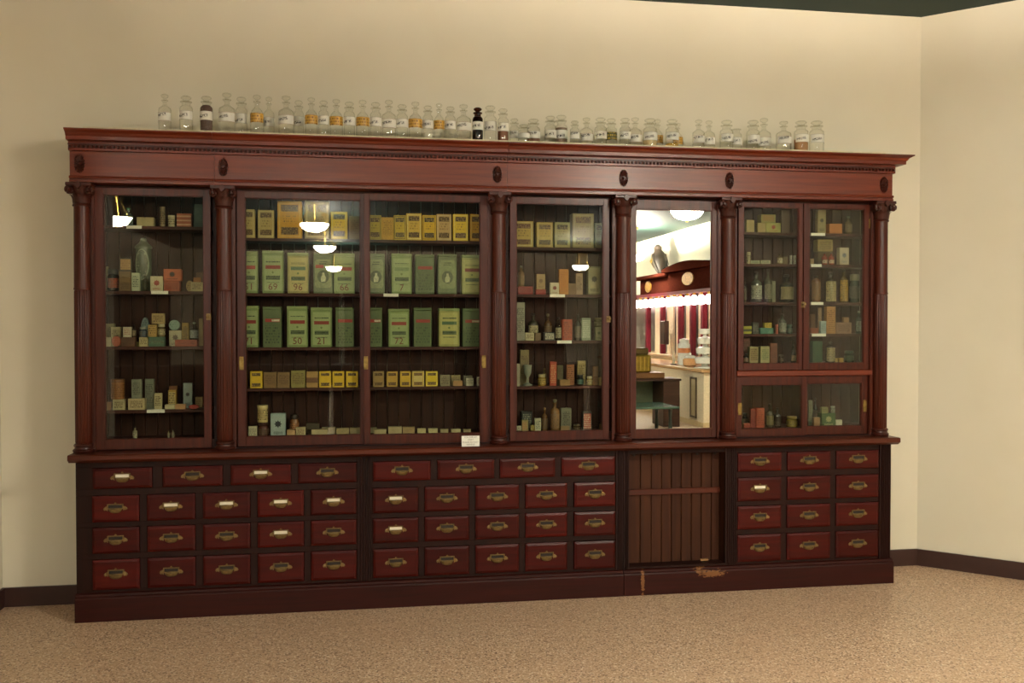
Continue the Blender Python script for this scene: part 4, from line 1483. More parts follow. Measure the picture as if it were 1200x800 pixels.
stock('D3', Z[3], 'fourth shelf ' + W4, [
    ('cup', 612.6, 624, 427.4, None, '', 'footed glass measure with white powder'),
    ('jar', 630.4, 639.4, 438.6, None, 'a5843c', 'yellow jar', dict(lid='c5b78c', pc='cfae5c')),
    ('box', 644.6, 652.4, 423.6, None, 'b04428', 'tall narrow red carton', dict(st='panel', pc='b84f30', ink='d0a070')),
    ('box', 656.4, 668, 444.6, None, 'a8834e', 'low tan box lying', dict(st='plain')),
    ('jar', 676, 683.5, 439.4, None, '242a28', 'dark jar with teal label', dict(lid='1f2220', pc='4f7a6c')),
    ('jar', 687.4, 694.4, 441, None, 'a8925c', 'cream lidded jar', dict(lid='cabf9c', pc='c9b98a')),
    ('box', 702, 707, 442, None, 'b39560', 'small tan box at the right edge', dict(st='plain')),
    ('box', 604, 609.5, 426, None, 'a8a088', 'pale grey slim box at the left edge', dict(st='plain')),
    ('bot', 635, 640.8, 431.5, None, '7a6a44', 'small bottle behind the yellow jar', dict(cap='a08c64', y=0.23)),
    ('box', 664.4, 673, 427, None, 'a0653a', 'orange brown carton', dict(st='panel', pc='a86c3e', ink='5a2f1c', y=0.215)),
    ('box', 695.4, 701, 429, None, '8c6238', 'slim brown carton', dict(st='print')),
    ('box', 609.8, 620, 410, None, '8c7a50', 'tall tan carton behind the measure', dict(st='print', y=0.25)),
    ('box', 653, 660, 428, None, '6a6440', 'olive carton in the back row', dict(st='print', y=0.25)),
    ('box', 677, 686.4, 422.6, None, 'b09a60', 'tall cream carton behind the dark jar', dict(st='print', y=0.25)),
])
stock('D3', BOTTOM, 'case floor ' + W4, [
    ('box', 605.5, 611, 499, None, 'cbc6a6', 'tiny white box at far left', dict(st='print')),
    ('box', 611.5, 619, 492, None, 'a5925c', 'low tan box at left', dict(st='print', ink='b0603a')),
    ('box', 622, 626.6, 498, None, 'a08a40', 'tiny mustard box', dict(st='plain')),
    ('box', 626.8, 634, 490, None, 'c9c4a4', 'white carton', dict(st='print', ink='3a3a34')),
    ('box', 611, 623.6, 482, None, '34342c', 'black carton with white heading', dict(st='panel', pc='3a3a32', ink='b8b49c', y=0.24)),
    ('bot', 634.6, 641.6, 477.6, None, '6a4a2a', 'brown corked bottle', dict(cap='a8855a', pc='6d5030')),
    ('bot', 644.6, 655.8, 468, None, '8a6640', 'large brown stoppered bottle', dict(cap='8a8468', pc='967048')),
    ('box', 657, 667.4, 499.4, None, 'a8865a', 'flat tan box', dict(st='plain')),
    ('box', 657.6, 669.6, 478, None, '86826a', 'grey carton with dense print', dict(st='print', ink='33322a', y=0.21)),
    ('jar', 671.6, 680, 497.4, None, '5a4630', 'low brown jar', dict(lid='6a5a40', pc='7a6240')),
    ('box', 683, 693.6, 482.4, None, '2c2620', 'black carton with red panel', dict(st='panel', pc='a8321f', ink='cbbfa0')),
    ('box', 703, 707, 497, None, '8a6a48', 'tiny brown box at far right', dict(st='plain')),
], y0=0.155)

W5 = 'behind door right of mirror'
W6 = 'behind far right upper door'
Z = SHELF_Z['D5']
stock('D5', Z[0], 'top shelf ' + W5, [
    ('box', 875, 884, 257.6, None, 'b09c5e', 'upright tan box', dict(st='plain')),
    ('box', 888, 897.4, 261, None, 'a8935c', 'short tan box', dict(st='plain')),
    ('box', 898, 915, 261, None, 'a5a055', 'yellow green box with red mark', dict(st='emblem', pc='a8a45a', ink='a04a34')),
    ('box', 892, 909, 251, 261, '8c8444', 'olive box on the two lower boxes', dict(st='print', ink='a04a34')),
    ('box', 916, 925.6, 246, None, '54402a', 'tall dim brown box', dict(st='print')),
])
stock('D5', Z[1], 'second shelf ' + W5, [
    ('cyl', 875, 879.4, 295, None, 'b5a884', 'slim cream cylinder', {}),
    ('box', 880, 890.5, 305, None, 'aab08c', 'flat pale packet, left of two', dict(st='print', ink='4a6a4a')),
    ('box', 891.5, 903, 304.8, None, 'b5b392', 'flat pale packet, right of two', dict(st='print', ink='4a6a4a')),
    ('bot', 910.6, 917, 297, None, '8a7a5c', 'small tan bottle with white label', dict(pc='c5bc9c')),
    ('box', 917.8, 923, 300.6, None, '6a5a3c', 'small brown box', dict(st='plain')),
    ('cyl', 925, 928, 299, None, 'b5b8a8', 'white vial, left of two', {}),
    ('cyl', 929.4, 932.4, 299, None, 'b5b8a8', 'white vial, right of two', {}),
])
stock('D5', Z[2], 'third shelf ' + W5, [
    ('bot', 870.5, 875.2, 325, None, '3a3226', 'dark bottle at the left edge', dict(pc='5a5240')),
    ('bot', 879.7, 892.4, 318, None, '5a5c50', 'bottle with wide white label', dict(pc='b9bba6', ink='4a4c44')),
    ('bot', 895.6, 904.4, 315, None, '5a5a4c', 'slender bottle with grey label', dict(pc='8f8e78')),
    ('box', 905, 909, 329, None, '86846c', 'slim grey box', dict(st='plain')),
    ('bot', 914, 929.4, 321, None, '2c3226', 'broad dark green flask with tan label', dict(pc='8f8558', sh=0.6)),
])
stock('D5', Z[3], 'fourth shelf ' + W5, [
    ('box', 871, 881, 382, None, 'b0aa3c', 'yellow green box', dict(st='band', pc='4a5a3a')),
    ('box', 881.8, 889.4, 377.6, None, '4a4a44', 'dark grey box', dict(st='print', ink='8a8a78')),
    ('box', 891, 906.4, 384, None, '5a8a78', 'flat teal tin', dict(st='plain', cat='tin', nm='flat_tin')),
    ('box', 896, 904.4, 378, 384, 'c0aa3a', 'small yellow box on the teal tin', dict(st='print')),
    ('cyl', 908.6, 911.8, 380, None, 'b04a34', 'slim red tube', {}),
    ('bot', 912.2, 921, 367.6, None, '4c5248', 'grey green bottle with pale label', dict(pc='8c9484')),
    ('jar', 922, 928.4, 380, None, '2a4a40', 'dark teal jar', dict(lid='2f5446', pc='35584a')),
])
stock('D5', 1.319, 'bottom shelf ' + W5, [
    ('bot', 871, 877, 414, None, '2e2a26', 'short dark bottle', dict(pc='8a6a58')),
    ('box', 878.6, 888.6, 406, None, 'a89a6c', 'cream printed carton', dict(st='panel', pc='a08a5c')),
    ('box', 891.4, 902, 405.6, None, 'b0a878', 'pale carton with green print', dict(st='print', ink='4a6a4a')),
    ('box', 902.8, 911, 402, None, '7a4028', 'rust brown carton', dict(st='print', ink='4a2016')),
    ('jar', 912.4, 918, 415.6, None, '3a2c22', 'small dark jar', dict(lid='4a3a2c', pc='5a4632')),
    ('bot', 927, 932.6, 403.5, None, '2c2620', 'slim dark bottle with tan label', dict(pc='a88a58', l1=0.4)),
    ('box', 870.5, 879, 396, None, '7d5040', 'tall dusky pink carton behind', dict(st='print', y=0.24)),
], y0=0.15)
stock('D5', Z[0], 'top shelf ' + W6, [
    ('tag', 950.6, 967, 273.5, None, '', 'white shelf card'),
    ('box', 958.4, 968, 245.6, None, 'a39468', 'tall cream carton with printed front', dict(st='emblem', pc='a39468', ink='4a4436')),
    ('box', 972, 987, 262, None, 'b5702e', 'low orange box', dict(st='plain')),
    ('bot', 990, 998, 253, None, '6a5a40', 'small brown bottle', dict(pc='86704c', cap='8a8a80')),
])
stock('D5', Z[1], 'second shelf ' + W6, [
    ('tag', 950.6, 963, 310, None, '', 'white shelf card'),
    ('bot', 963.2, 969.4, 296, None, 'a03a22', 'red bottle with white label, left of two', dict(pc='d2b49a', cap='2a1c18', l1=0.42)),
    ('bot', 971, 977.2, 296, None, 'a03a22', 'red bottle with white label, right of two', dict(pc='d2b49a', cap='2a1c18', l1=0.42)),
    ('box', 984, 995, 290, None, 'b8aa90', 'cream box with blue picture', dict(st='emblem', pc='bdb098', ink='5a6472')),
    ('box', 950, 954, 303, None, 'a3835c', 'tiny tan box at the left edge', dict(st='plain')),
    ('box', 958.8, 975.6, 295, None, '6a5434', 'lower brown box in the back', dict(st='print', y=0.25)),
    ('box', 958.4, 976, 280.6, 295, 'a08c56', 'wide tan box on the brown box', dict(st='print')),
])
stock('D5', Z[2], 'third shelf ' + W6, [
    ('tag', 950.6, 965, 354, None, '', 'white shelf card'),
    ('bot', 951, 961.2, 322.5, None, '7a5236', 'brown labelled bottle at the left edge', dict(pc='86603c', sh=0.78, l1=0.76)),
    ('bot', 967, 979.2, 318.5, None, '3c3426', 'flask with full cream label and dark neck', dict(pc='b5a878', sh=0.68, l0=0.03, l1=0.7)),
    ('bot', 984, 993.4, 315, None, '5a4a24', 'long necked bottle with yellow label', dict(pc='b58f2c', sh=0.66, l0=0.04, l1=0.68)),
    ('jar', 996, 1006.6, 321, None, '4a4c40', 'tall grey glass jar', dict(lid='8c8468', pc='565848')),
])
stock('D5', Z[3], 'fourth shelf ' + W6, [
    ('tag', 951.4, 968, 391, None, '', 'white shelf card'),
    ('box', 950.4, 959, 384, None, '9a5034', 'flat rust box', dict(st='plain')),
    ('box', 962, 968.4, 376, None, 'a3b4b2', 'small pale blue box', dict(st='print', ink='6a7a7c')),
    ('box', 969, 979.4, 359, None, 'b07f4c', 'tall orange tan carton', dict(st='panel', pc='b98a54', ink='6a3a1c')),
    ('box', 980, 998, 377.6, None, '9c7a64', 'wide dusky pink box', dict(st='print')),
    ('box', 988.6, 995, 371.6, 377.6, 'a37c58', 'small tan box on the pink box', dict(st='plain')),
    ('bot', 1003, 1010, 364, None, '4a5450', 'grey bottle with pale label', dict(pc='9aa29a', cap='8f968c')),
    ('box', 959.5, 963, 360.5, None, 'a08264', 'thin tan slip behind', dict(st='plain', y=0.24, dep=0.012)),
    ('box', 950.5, 955.5, 368, None, '6a4630', 'slim brown carton behind', dict(st='plain', y=0.24)),
])
stock('D5', 1.319, 'bottom shelf ' + W6, [
    ('box', 952.6, 964, 399.6, None, '3a5640', 'tall dark green carton', dict(st='print', ink='243c2c')),
    ('bot', 968, 978, 400, None, '3a3228', 'bottle with big cream label', dict(pc='a5936a', sh=0.7, l0=0.04, l1=0.7)),
    ('box', 978.2, 983.4, 419.5, None, 'b59444', 'small amber box, left of two', dict(st='plain')),
    ('box', 983.8, 988.6, 419.2, None, 'b08a3c', 'small amber box, right of two', dict(st='plain')),
    ('jar', 990, 1000, 411, None, '24382e', 'dark green jar', dict(lid='2c4236', pc='2f4a3c')),
], y0=0.15)
W7 = 'behind lower pane beside mirror'
W8 = 'behind lower pane at far right'
lo = BAYX['D5']
stock('D5', BOTTOM, W7, [
    ('box', 872, 879.6, 496, None, '9c3c2a', 'flat red box', dict(st='plain')),
    ('box', 880, 885.6, 478.6, None, '8c2c22', 'dark red carton', dict(st='print', ink='5a1a14')),
    ('box', 886.4, 896, 478, None, 'a84428', 'bright rust carton', dict(st='panel', pc='b04a2c', ink='3a1a12')),
    ('bot', 897.8, 906.4, 473, None, '3a3424', 'dark bottle with olive label', dict(pc='8a7c4e', l1=0.5)),
    ('bot', 907.4, 915, 478, None, '2c241c', 'dark bottle right of the olive labelled one', dict(pc='3c3024')),
    ('jar', 922, 934, 488, None, '8a7434', 'mustard jar', dict(lid='a08a4a', pc='a08a44')),
    ('jar', 870.6, 875.8, 484, None, '2c2a28', 'dark jar at the left edge', dict(lid='33302c', pc='4a443a', y=0.24)),
], y0=0.145, xlim=(lo[0], xm - 0.002))
stock('D5', BOTTOM, W8, [
    ('box', 948, 952.4, 469, None, '8a8c74', 'slim pale grey carton', dict(st='print', y=0.22)),
    ('box', 954, 961, 489, None, 'a8825c', 'low tan box', dict(st='plain')),
    ('bot', 953, 958, 466, None, '24201c', 'dark slim bottle', dict(pc='3c342a', y=0.22)),
    ('box', 963, 979.2, 484, None, '3c5a2e', 'green tin with cream oval mark', dict(st='emblem', pc='3f5f30', ink='b5b07c', cat='tin', nm='square_tin')),
    ('box', 963, 970.5, 477, 484, '8a8a5c', 'small olive box on the green tin', dict(st='print')),
    ('jar', 973, 978.4, 476, 484, '8f9488', 'small glass jar on the green tin', dict(lid='a8ada0', pc='9aa090')),
    ('box', 979.8, 987, 491.8, None, 'd2cbb2', 'small white box', dict(st='plain')),
], y0=0.15, xlim=(xm + 0.016, lo[1]))
TONE = 1.0

# ------------------------------------------------------------------ stoppered bottles along the top
ORD = ['first', 'second', 'third', 'fourth', 'fifth', 'sixth', 'seventh', 'eighth', 'ninth', 'tenth', 'eleventh', 'twelfth', 'thirteenth',
       'fourteenth', 'fifteenth', 'sixteenth', 'seventeenth', 'eighteenth', 'nineteenth', 'twentieth']
TEXTURE = {}


KIND_TXT = {'N': 'clear narrow necked bottle with white label', 'W': 'clear wide mouthed bottle with white label', 'G': 'round shouldered clear bottle with gold label'}
SPECIAL = {2: 'purplish brown bottle with white label near the left end', 22: 'darkest brown bottle with white label atop the cabinet',
           24: 'brown tinted bottle just right of the darkest one', 27: 'clear bottle holding reddish brown powder beside small ones',
           36: 'bottle holding pale tan powder before a gold label', 48: 'clear bottle holding orange tan powder near the right end',
           44: 'open bottle without stopper, set right of a pair', 30: 'small bottle with black bordered label', 33: 'bottle with dark green and gold label',
           18: 'clear bottle with white powder at the bottom', 29: 'bottle with brownish contents high in the neck'}
BT = [  # left, right, top pixel; kind; row depth; liquid or powder colour and level
    (185.3, 200.7, 110, 'N', .09), (210, 226, 112.5, 'W', .09), (234, 249.5, 112.8, 'W', .09, '5d4438', .98), (256, 275.5, 108.5, 'N', .09),
    (275.6, 290, 113.8, 'W', .10), (293, 309, 111, 'G', .11), (308.5, 321.5, 113.3, 'N', .10), (326, 344.5, 112, 'N', .10),
    (344, 356, 117.8, 'W', .12), (357, 372.6, 114, 'G', .10), (373, 385.3, 118, 'W', .10), (386, 402, 116, 'G', .11),
    (402.5, 416, 119.5, 'W', .10), (417, 433, 117, 'G', .10), (433.3, 447, 120, 'W', .10), (447.3, 464, 117, 'N', .10),
    (464.3, 478, 122.6, 'W', .10), (478.4, 495, 119, 'G', .10), (495.2, 507.5, 124, 'W', .10, 'd8d2bc', .18), (508, 521, 121, 'G', .11),
    (521.3, 534, 125, 'W', .10), (534.4, 552, 122, 'N', .10), (553.5, 566, 126, 'W', .09, '33180f', .98), (567, 582, 124, 'W', .14),
    (583, 596, 127.4, 'W', .09, '7a4a30', .45), (597, 608.5, 139, 'W', .25), (607, 621, 146, 'W', .18), (617.5, 633, 139.5, 'W', .25, '7d5844', .55),
    (638, 652, 136, 'W', .26), (650.5, 665, 135, 'W', .22, '8d7868', .62), (668, 679, 141.6, 'W', .2), (679.5, 695, 137.6, 'N', .26),
    (696.6, 711, 138, 'W', .2), (709.6, 723, 139, 'W', .25), (726, 739, 138.5, 'W', .2), (736.5, 752, 137.5, 'N', .26),
    (753.6, 770, 139, 'W', .19, 'd8bf8c', .32), (764, 777, 139.5, 'G', .28), (780, 795, 140, 'W', .19, 'b58f30', .2), (788, 800, 144, 'G', .28),
    (811.7, 825.6, 140, 'N', .2), (824, 837.5, 141, 'N', .26), (844, 859, 141, 'W', .2), (856, 869, 146, 'O', .27),
    (875, 890, 141, 'W', .26), (887.5, 903, 138, 'N', .2), (910, 926.7, 141.7, 'N', .14), (931, 946.7, 141.7, 'W', .14), (949, 965, 141.7, 'W', .14)]
ZTOP = 2.5803
cnt = {}
PLACED.clear()
for i, row in enumerate(BT):
    xl, xr, yt, kind, yc = row[:5]
    fill = row[5:] if len(row) > 5 else ((('a87a4c', .42)) if i == 47 else None)
    for _ in range(30):
        X0, X1 = at(xl, yt, yc).x, at(xr, yt, yc).x
        r = (X1 - X0) / 2
        zt = at((xl + xr) / 2, yt, yc).z
        bb = (X0, yc - r, ZTOP, X1, yc + r, zt)
        if not any(clash(bb, q) for q in PLACED) or yc > 0.31:
            break
        yc += 0.006
    PLACED.append(bb)
    cx, h = (X0 + X1) / 2, zt - ZTOP
    k = 'W' if kind == 'O' else kind
    sp = {2: 2, 22: 22, 24: 24, 27: 27, 36: 36, 47: 48, 43: 44, 30: 30, 33: 33, 18: 18, 29: 29}.get(i)
    if sp is not None:
        lab = SPECIAL[sp]
    else:
        n_ = cnt.get(k, 0)
        cnt[k] = n_ + 1
        lab = f'{KIND_TXT[k]}, {ORD[n_]} such from left atop the cabinet'
    root = empty('stoppered_bottle', (cx, yc, ZTOP), lab, 'bottle', 'apothecary bottles on the cabinet top')
    gl = M['amber'] if i == 22 else M['bottle']
    b = MB()
    if k == 'W':
        sh, nk = 0.64, 0.62
        prof = [(r * 0.92, 0), (r * 0.99, 0.012), (r * 0.99, sh * h), (r * 0.9, (sh + 0.04) * h), (r * nk, (sh + 0.085) * h), (r * nk, (sh + 0.15) * h), (r * 0.86, (sh + 0.17) * h), (r * 0.86, (sh + 0.2) * h), (r * 0.6, (sh + 0.2) * h)]
        stp = [(r * 0.5, (sh + 0.203) * h), (r * 0.42, (sh + 0.235) * h), (r * 0.75, (sh + 0.28) * h), (r * 0.8, (sh + 0.31) * h), (r * 0.62, 0.985 * h), (r * 0.3, h)]
        l0, l1 = 0.30, 0.55
    else:
        sh, nk = (0.56, 0.3) if kind == 'N' else (0.46, 0.3)
        mid = [(r * 0.93, (sh + 0.035) * h), (r * 0.55, (sh + 0.09) * h)] if kind == 'N' else [(r * 0.95, (sh + 0.06) * h), (r * 0.78, (sh + 0.13) * h), (r * 0.5, (sh + 0.185) * h)]
        prof = [(r * 0.92, 0), (r * 0.99, 0.012), (r * 0.99, sh * h)] + mid + [(r * nk, 0.69 * h), (r * nk, 0.78 * h), (r * 0.5, 0.80 * h), (r * 0.52, 0.825 * h), (r * 0.34, 0.827 * h)]
        stp = [(r * 0.27, 0.829 * h), (r * 0.22, 0.87 * h), (r * 0.5, 0.905 * h), (r * 0.58, 0.935 * h), (r * 0.52, 0.97 * h), (r * 0.2, h)]
        l0, l1 = (0.24, 0.47) if kind == 'N' else (0.27, 0.51)
    b.lathe(cx, yc, [(q, ZTOP + z) for q, z in prof], 20)
    b.build('body', gl, root)
    if kind != 'O':
        MB().lathe(cx, yc, [(q, ZTOP + z) for q, z in stp], 16).build('stopper', gl if i != 2 else M['bottle'], root)
    n = 14
    vs = []
    for zz in (l0, l1):
        for q in range(n + 1):
            a = PI + PI * (0.10 + 0.80 * q / n)
            vs.append((cx + r * 1.01 * math.cos(a), yc + r * 1.01 * math.sin(a), ZTOP + zz * h))
    fs = [(q, q + 1, n + 2 + q, n + 1 + q) for q in range(n)]
    gold = kind == 'G'
    if gold:
        lm = printed('c99a3c', '7a5418', 0.016, 0.4, 0.008, 0.35)
    elif i == 33:
        lm = printed('4a4a28', 'b59a3c', 0.018, 0.4, 0.009)
    else:
        lm = scrawl('ddd9cb', '34302c')
    lab_o = MB().add(vs, fs, True).build('label', lm, root)
    if not gold and kind in 'NWO':
        edge = MB()
        t = 0.0016
        for zz in (l0, l1):
            pts = [(cx + r * 1.013 * math.cos(PI + PI * (0.10 + 0.80 * q / n)), yc + r * 1.013 * math.sin(PI + PI * (0.10 + 0.80 * q / n)), ZTOP + zz * h) for q in range(n + 1)]
            edge.tube(pts, t * 0.5, 4)
        edge.build('label_border', plain('2c2a28' if i == 30 else ('9a6a4a' if kind == 'N' else '8a8474'), 0.6), lab_o)
    if fill:
        lv = fill[1]
        if lv > 0.9:
            pr = [(q * 0.94, ZTOP + 0.004 + z * 0.985) for q, z in prof[:5]]
        else:
            pr = [(r * 0.86, ZTOP + 0.005), (r * 0.94, ZTOP + 0.013), (r * 0.94, ZTOP + lv * sh * h * 1.5 if lv < 0.6 else ZTOP + lv * h), (r * 0.5, ZTOP + (lv * sh * h * 1.5 if lv < 0.6 else lv * h) + 0.002)]
        MB().lathe(cx, yc, pr, 18).build('contents', plain(fill[0], 0.8, 0, 0.15, 60), root)

# ------------------------------------------------------------------ pendant bowl lamps of the room
def pendant(x, y, label, z=2.90, R=0.20):
    root = empty('pendant_lamp', (x, y, ZC), label, 'ceiling lamp', 'alabaster bowl pendants')
    b = MB()
    prof = [(0.02, z - 0.085), (R * 0.45, z - 0.075), (R * 0.75, z - 0.045), (R * 0.95, z + 0.005), (R, z + 0.035), (R * 0.97, z + 0.035), (R * 0.9, z + 0.005), (R * 0.7, z - 0.036), (R * 0.4, z - 0.064), (0.02, z - 0.072)]
    b.lathe(x, y, prof, 28, caps=False)
    b.build('bowl', M['bowl'], root)
    rim = MB()
    rim.tube([(x + R * 1.01 * math.cos(2 * PI * k / 32), y + R * 1.01 * math.sin(2 * PI * k / 32), z + 0.036) for k in range(33)], 0.007, 6)
    rim.build('rim', M['brass_bright'], root)
    f = MB().lathe(x, y, [(0.012, z - 0.115), (0.022, z - 0.1), (0.012, z - 0.088), (0.024, z - 0.084)], 12)
    f.build('finial', M['brass_bright'], root)
    for k in range(3):
        a = 2 * PI * k / 3 + 0.5
        c = MB()
        p0, p1 = Vector((x + R * math.cos(a), y + R * math.sin(a), z + 0.04)), Vector((x + 0.03 * math.cos(a), y + 0.03 * math.sin(a), ZC - 0.30))
        n = 12
        pts = [p0.lerp(p1, q / n) for q in range(n + 1)]
        c.tube(pts, [0.004 + 0.0035 * (q % 2) for q in range(n + 1)], 5)
        c.build('chain', M['brass_bright'], root)
    s = MB().lathe(x, y, [(0.018, ZC - 0.31), (0.018, ZC - 0.29), (0.006, ZC - 0.28), (0.006, ZC - 0.06), (0.05, ZC - 0.05), (0.07, ZC - 0.001)], 16)
    s.build('ceiling_rose', M['brass'], root)
    li = bpy.data.lights.new('bulb', 'POINT')
    li.energy = BULB_W
    li.color = WARM
    li.shadow_soft_size = 0.03
    lo_ = bpy.data.objects.new('bulb', li)
    C.objects.link(lo_)
    lo_.parent = root
    lo_.location = (0, 0, z + 0.006 - ZC)
    return root


pendant(3.96, -5.53, 'glowing bowl pendant seen at the top of the mirror')
pendant(5.55, -12.9, 'distant glowing bowl pendant at the left edge of the mirror')
pendant(2.35, -3.35, 'added bowl pendant, out of view above and ahead of the viewer, to the right')  # unseen lamp, added to brighten the right side of the view
pendant(-0.56, -7.8, 'nearest bowl pendant reflected in the left sliding door')
pendant(-0.54, -11.6, 'middle bowl pendant reflected in the left sliding door')
pendant(-0.52, -17.6, 'farthest bowl pendant reflected in the left sliding door')
pendant(5.22, -16.2, 'bowl pendant reflected in the door left of the mirror')
pendant(-3.06, -7.46, 'bowl pendant reflected in the leftmost glass door')

# ------------------------------------------------------------------ framed panel on the angled wall, right edge of the view
u = Vector((1, -1, 0)).normalized()
nrm = Vector((-1, -1, 0)).normalized()
org = Vector((3.565, WY, 0)) + u * 0.615 + nrm * 0.001


def on_wall(s0, s1, z0, z1, d0, d1):
    b = MB()
    pts = [org + u * s0 + nrm * d0, org + u * s1 + nrm * d0, org + u * s1 + nrm * d1, org + u * s0 + nrm * d1]
    return b.ext([(p.x, p.y) for p in pts], 'z', z0, z1)


fr = empty('framed_panel', (org.x, org.y, 1.30), 'pale grey framed panel hung at the extreme right edge', 'picture frame')
on_wall(0.03, 0.87, 1.33, 2.72, 0.004, 0.012).build('backing', plain('c9ccbc', 0.5), fr)
for s0, s1, z0, z1 in ((0, 0.03, 1.30, 2.75), (0.87, 0.90, 1.30, 2.75), (0.03, 0.87, 1.30, 1.33), (0.03, 0.87, 2.72, 2.75)):
    on_wall(s0, s1, z0, z1, 0.0, 0.028).build('frame_rail', plain('a9ac98', 0.5), fr)

# ------------------------------------------------------------------ soda-fountain side of the room (seen in the mirror)
XB = 6.15
bar = empty('back_bar', (6.4, -13.2, 0.0), 'tall burgundy and cream back bar with lit globes seen in the mirror', 'back bar')
BURG, CRM = wood('burgundy_wood', '5a1220', '7d1f30', 'z', 0.35, 0.3), plain('e3d3b4', 0.5)
BROWN = wood('back_bar_brown', '3a1812', '55281c', 'x', 0.6, 0.0, spec=0.0)


def ypx(px):
    return mirrored(px, 380, XB).y


def zpx(px, py):
    return mirrored(px, py, XB).z


box('base_cabinet', CRM, bar, XB, 6.63, -17.0, -8.9, 0.0, 0.90)
box('counter_slab', plain('c9a884', 0.3), bar, XB - 0.05, 6.63, -17.05, -8.85, 0.90, 0.95, 0.005)
box('back_panel', plain('6d6a60', 0.3), bar, 6.55, 6.56, -17.0, -8.9, 0.96, 2.25)
for px in (757, 774, 795, 809, 822, 834):
    y = ypx(px)
    box('post', BURG, bar, XB, XB + 0.10, y - 0.05, y + 0.05, 0.951, 2.18, 0.008)
for px in (765, 779, 790, 801.5, 816, 828):
    y = ypx(px)
    box('cream_panel', CRM, bar, XB + 0.11, XB + 0.15, y - 0.19, y + 0.19, 0.951, 2.16, 0.004)
yl, ym, yr = ypx(750), ypx(786), ypx(846)
box('frieze', BROWN, bar, XB, XB + 0.3, yl, ym, 2.18, 2.50, 0.01)
box('cornice', BROWN, bar, XB - 0.12, XB + 0.35, yl - 0.08, ym, 2.50, 2.58, 0.02)
box('frieze', BROWN, bar, XB - 0.06, XB + 0.3, ym + 0.002, yr, 2.18, 2.56, 0.01)
pts = []
for k in range(13):
    t = k / 12
    pts.append((ym + (yr - ym) * t, 2.62 + 0.10 * math.sin(PI * t)))
MB().ext(pts + [(yr, 2.562), (ym, 2.562)], 'x', XB - 0.2, XB + 0.35).build('arched_pediment', BROWN, bar)
for px, z, ry, rz in ((760, 2.35, 0.20, 0.12), (810, 2.40, 0.30, 0.12)):
    y = ypx(px)
    xf = XB - 0.02 if px < 780 else XB - 0.08
    MB().ext([(y + ry * math.cos(2 * PI * k / 24), z + rz * math.sin(2 * PI * k / 24)) for k in range(24)], 'x', xf, xf + 0.03).build('amber_oval', plain('c9963c', 0.3, 0.2, 0.5, 25), bar)
gy = -16.6
while gy < -9.2:
    g = MB().lathe(XB - 0.12, gy, [(0.012, 1.90), (0.06, 1.915), (0.09, 1.97), (0.085, 2.01), (0.03, 2.075)], 12)
    go = g.build('globe_lamp', M['globe'], bar)
    MB().lathe(XB - 0.12, gy, [(0.03, 2.07), (0.03, 2.12)], 10).build('socket', M['brass_bright'], go)
    gy += 0.36
box('lamp_rail', BURG, bar, XB - 0.16, XB + 0.0, -16.8, -9.0, 2.12, 2.178)
y = ypx(781.5)
box('telephone_box', plain('3a2a20', 0.4), bar, XB - 0.10, XB - 0.001, y - 0.14, y + 0.14, 1.15, 1.62, 0.01)

yb0 = ypx(770)
bird = empty('bird_statue', (XB + 0.05, yb0, 2.58), 'dark carved bird statue perched on the back bar in the mirror', 'statue')
b = MB()
b.tube([(XB + 0.05, yb0 + 0.12, 2.585), (XB + 0.05, yb0 + 0.06, 2.70), (XB + 0.05, yb0, 2.85), (XB + 0.05, yb0 - 0.06, 3.0), (XB + 0.05, yb0 - 0.10, 3.08), (XB + 0.05, yb0 - 0.12, 3.15), (XB + 0.05, yb0 - 0.13, 3.2)], [0.06, 0.11, 0.15, 0.13, 0.08, 0.085, 0.03], 12)
b.tube([(XB + 0.05, yb0 - 0.19, 3.14), (XB + 0.05, yb0 - 0.26, 3.11)], [0.035, 0.006], 8)
for s in (-1, 1):
    b.tube([(XB + 0.05 + s * 0.12, yb0 - 0.04, 3.0), (XB + 0.05 + s * 0.14, yb0 + 0.05, 2.8), (XB + 0.05 + s * 0.08, yb0 + 0.14, 2.62)], [0.04, 0.05, 0.02], 8)
b.build('body', plain('271c12', 0.6, 0.0, 0.3, 20), bird)
MB().tube([(XB - 0.075, yb0 - 0.02, 2.95), (XB - 0.10, yb0, 2.85), (XB - 0.07, yb0 + 0.05, 2.72)], [0.03, 0.06, 0.03], 8).build('gilt_breast', plain('a88a3c', 0.35, 0.7, 0.3, 40), bird)

# front counter with the panelled door
ctr = empty('soda_counter', (5.4, -10.0, 0), 'cream front counter with narrow panelled door seen in the mirror', 'counter')
XC, YC = 5.12, -7.98
box('body', CRM, ctr, XC, 5.75, -14.0, YC, 0.08, 0.83)
box('toe_board', plain('d2b98c', 0.5), ctr, XC - 0.01, 5.75, -14.0, YC + 0.01, 0.0, 0.08, 0.004)
box('counter_slab', plain('c49a6a', 0.25), ctr, XC - 0.06, 5.80, -14.05, YC + 0.06, 0.83, 0.88, 0.008)
pd = box('door_panel', plain('c7b48c', 0.5), ctr, XC - 0.012, XC - 0.001, -8.50, -8.28, 0.14, 0.72, 0.004)
for y0_, y1_, z0_, z1_ in ((-8.52, -8.49, 0.12, 0.74), (-8.29, -8.26, 0.12, 0.74), (-8.52, -8.26, 0.12, 0.15), (-8.52, -8.26, 0.71, 0.74)):
    box('trim', plain('54402a', 0.4), pd, XC - 0.02, XC - 0.002, y0_, y1_, z0_, z1_)


def soda_thing(name, label, cat, X, px, parts):
    y = mirrored(px, 420, X).y
    root = empty(name, (X, y, 0.8805), label, cat, 'glassware on the soda counter')
    for nm, mat, prof in parts:
        MB().lathe(X, y, [(r, 0.8805 + z) for r, z in prof], 18).build(nm, mat, root)


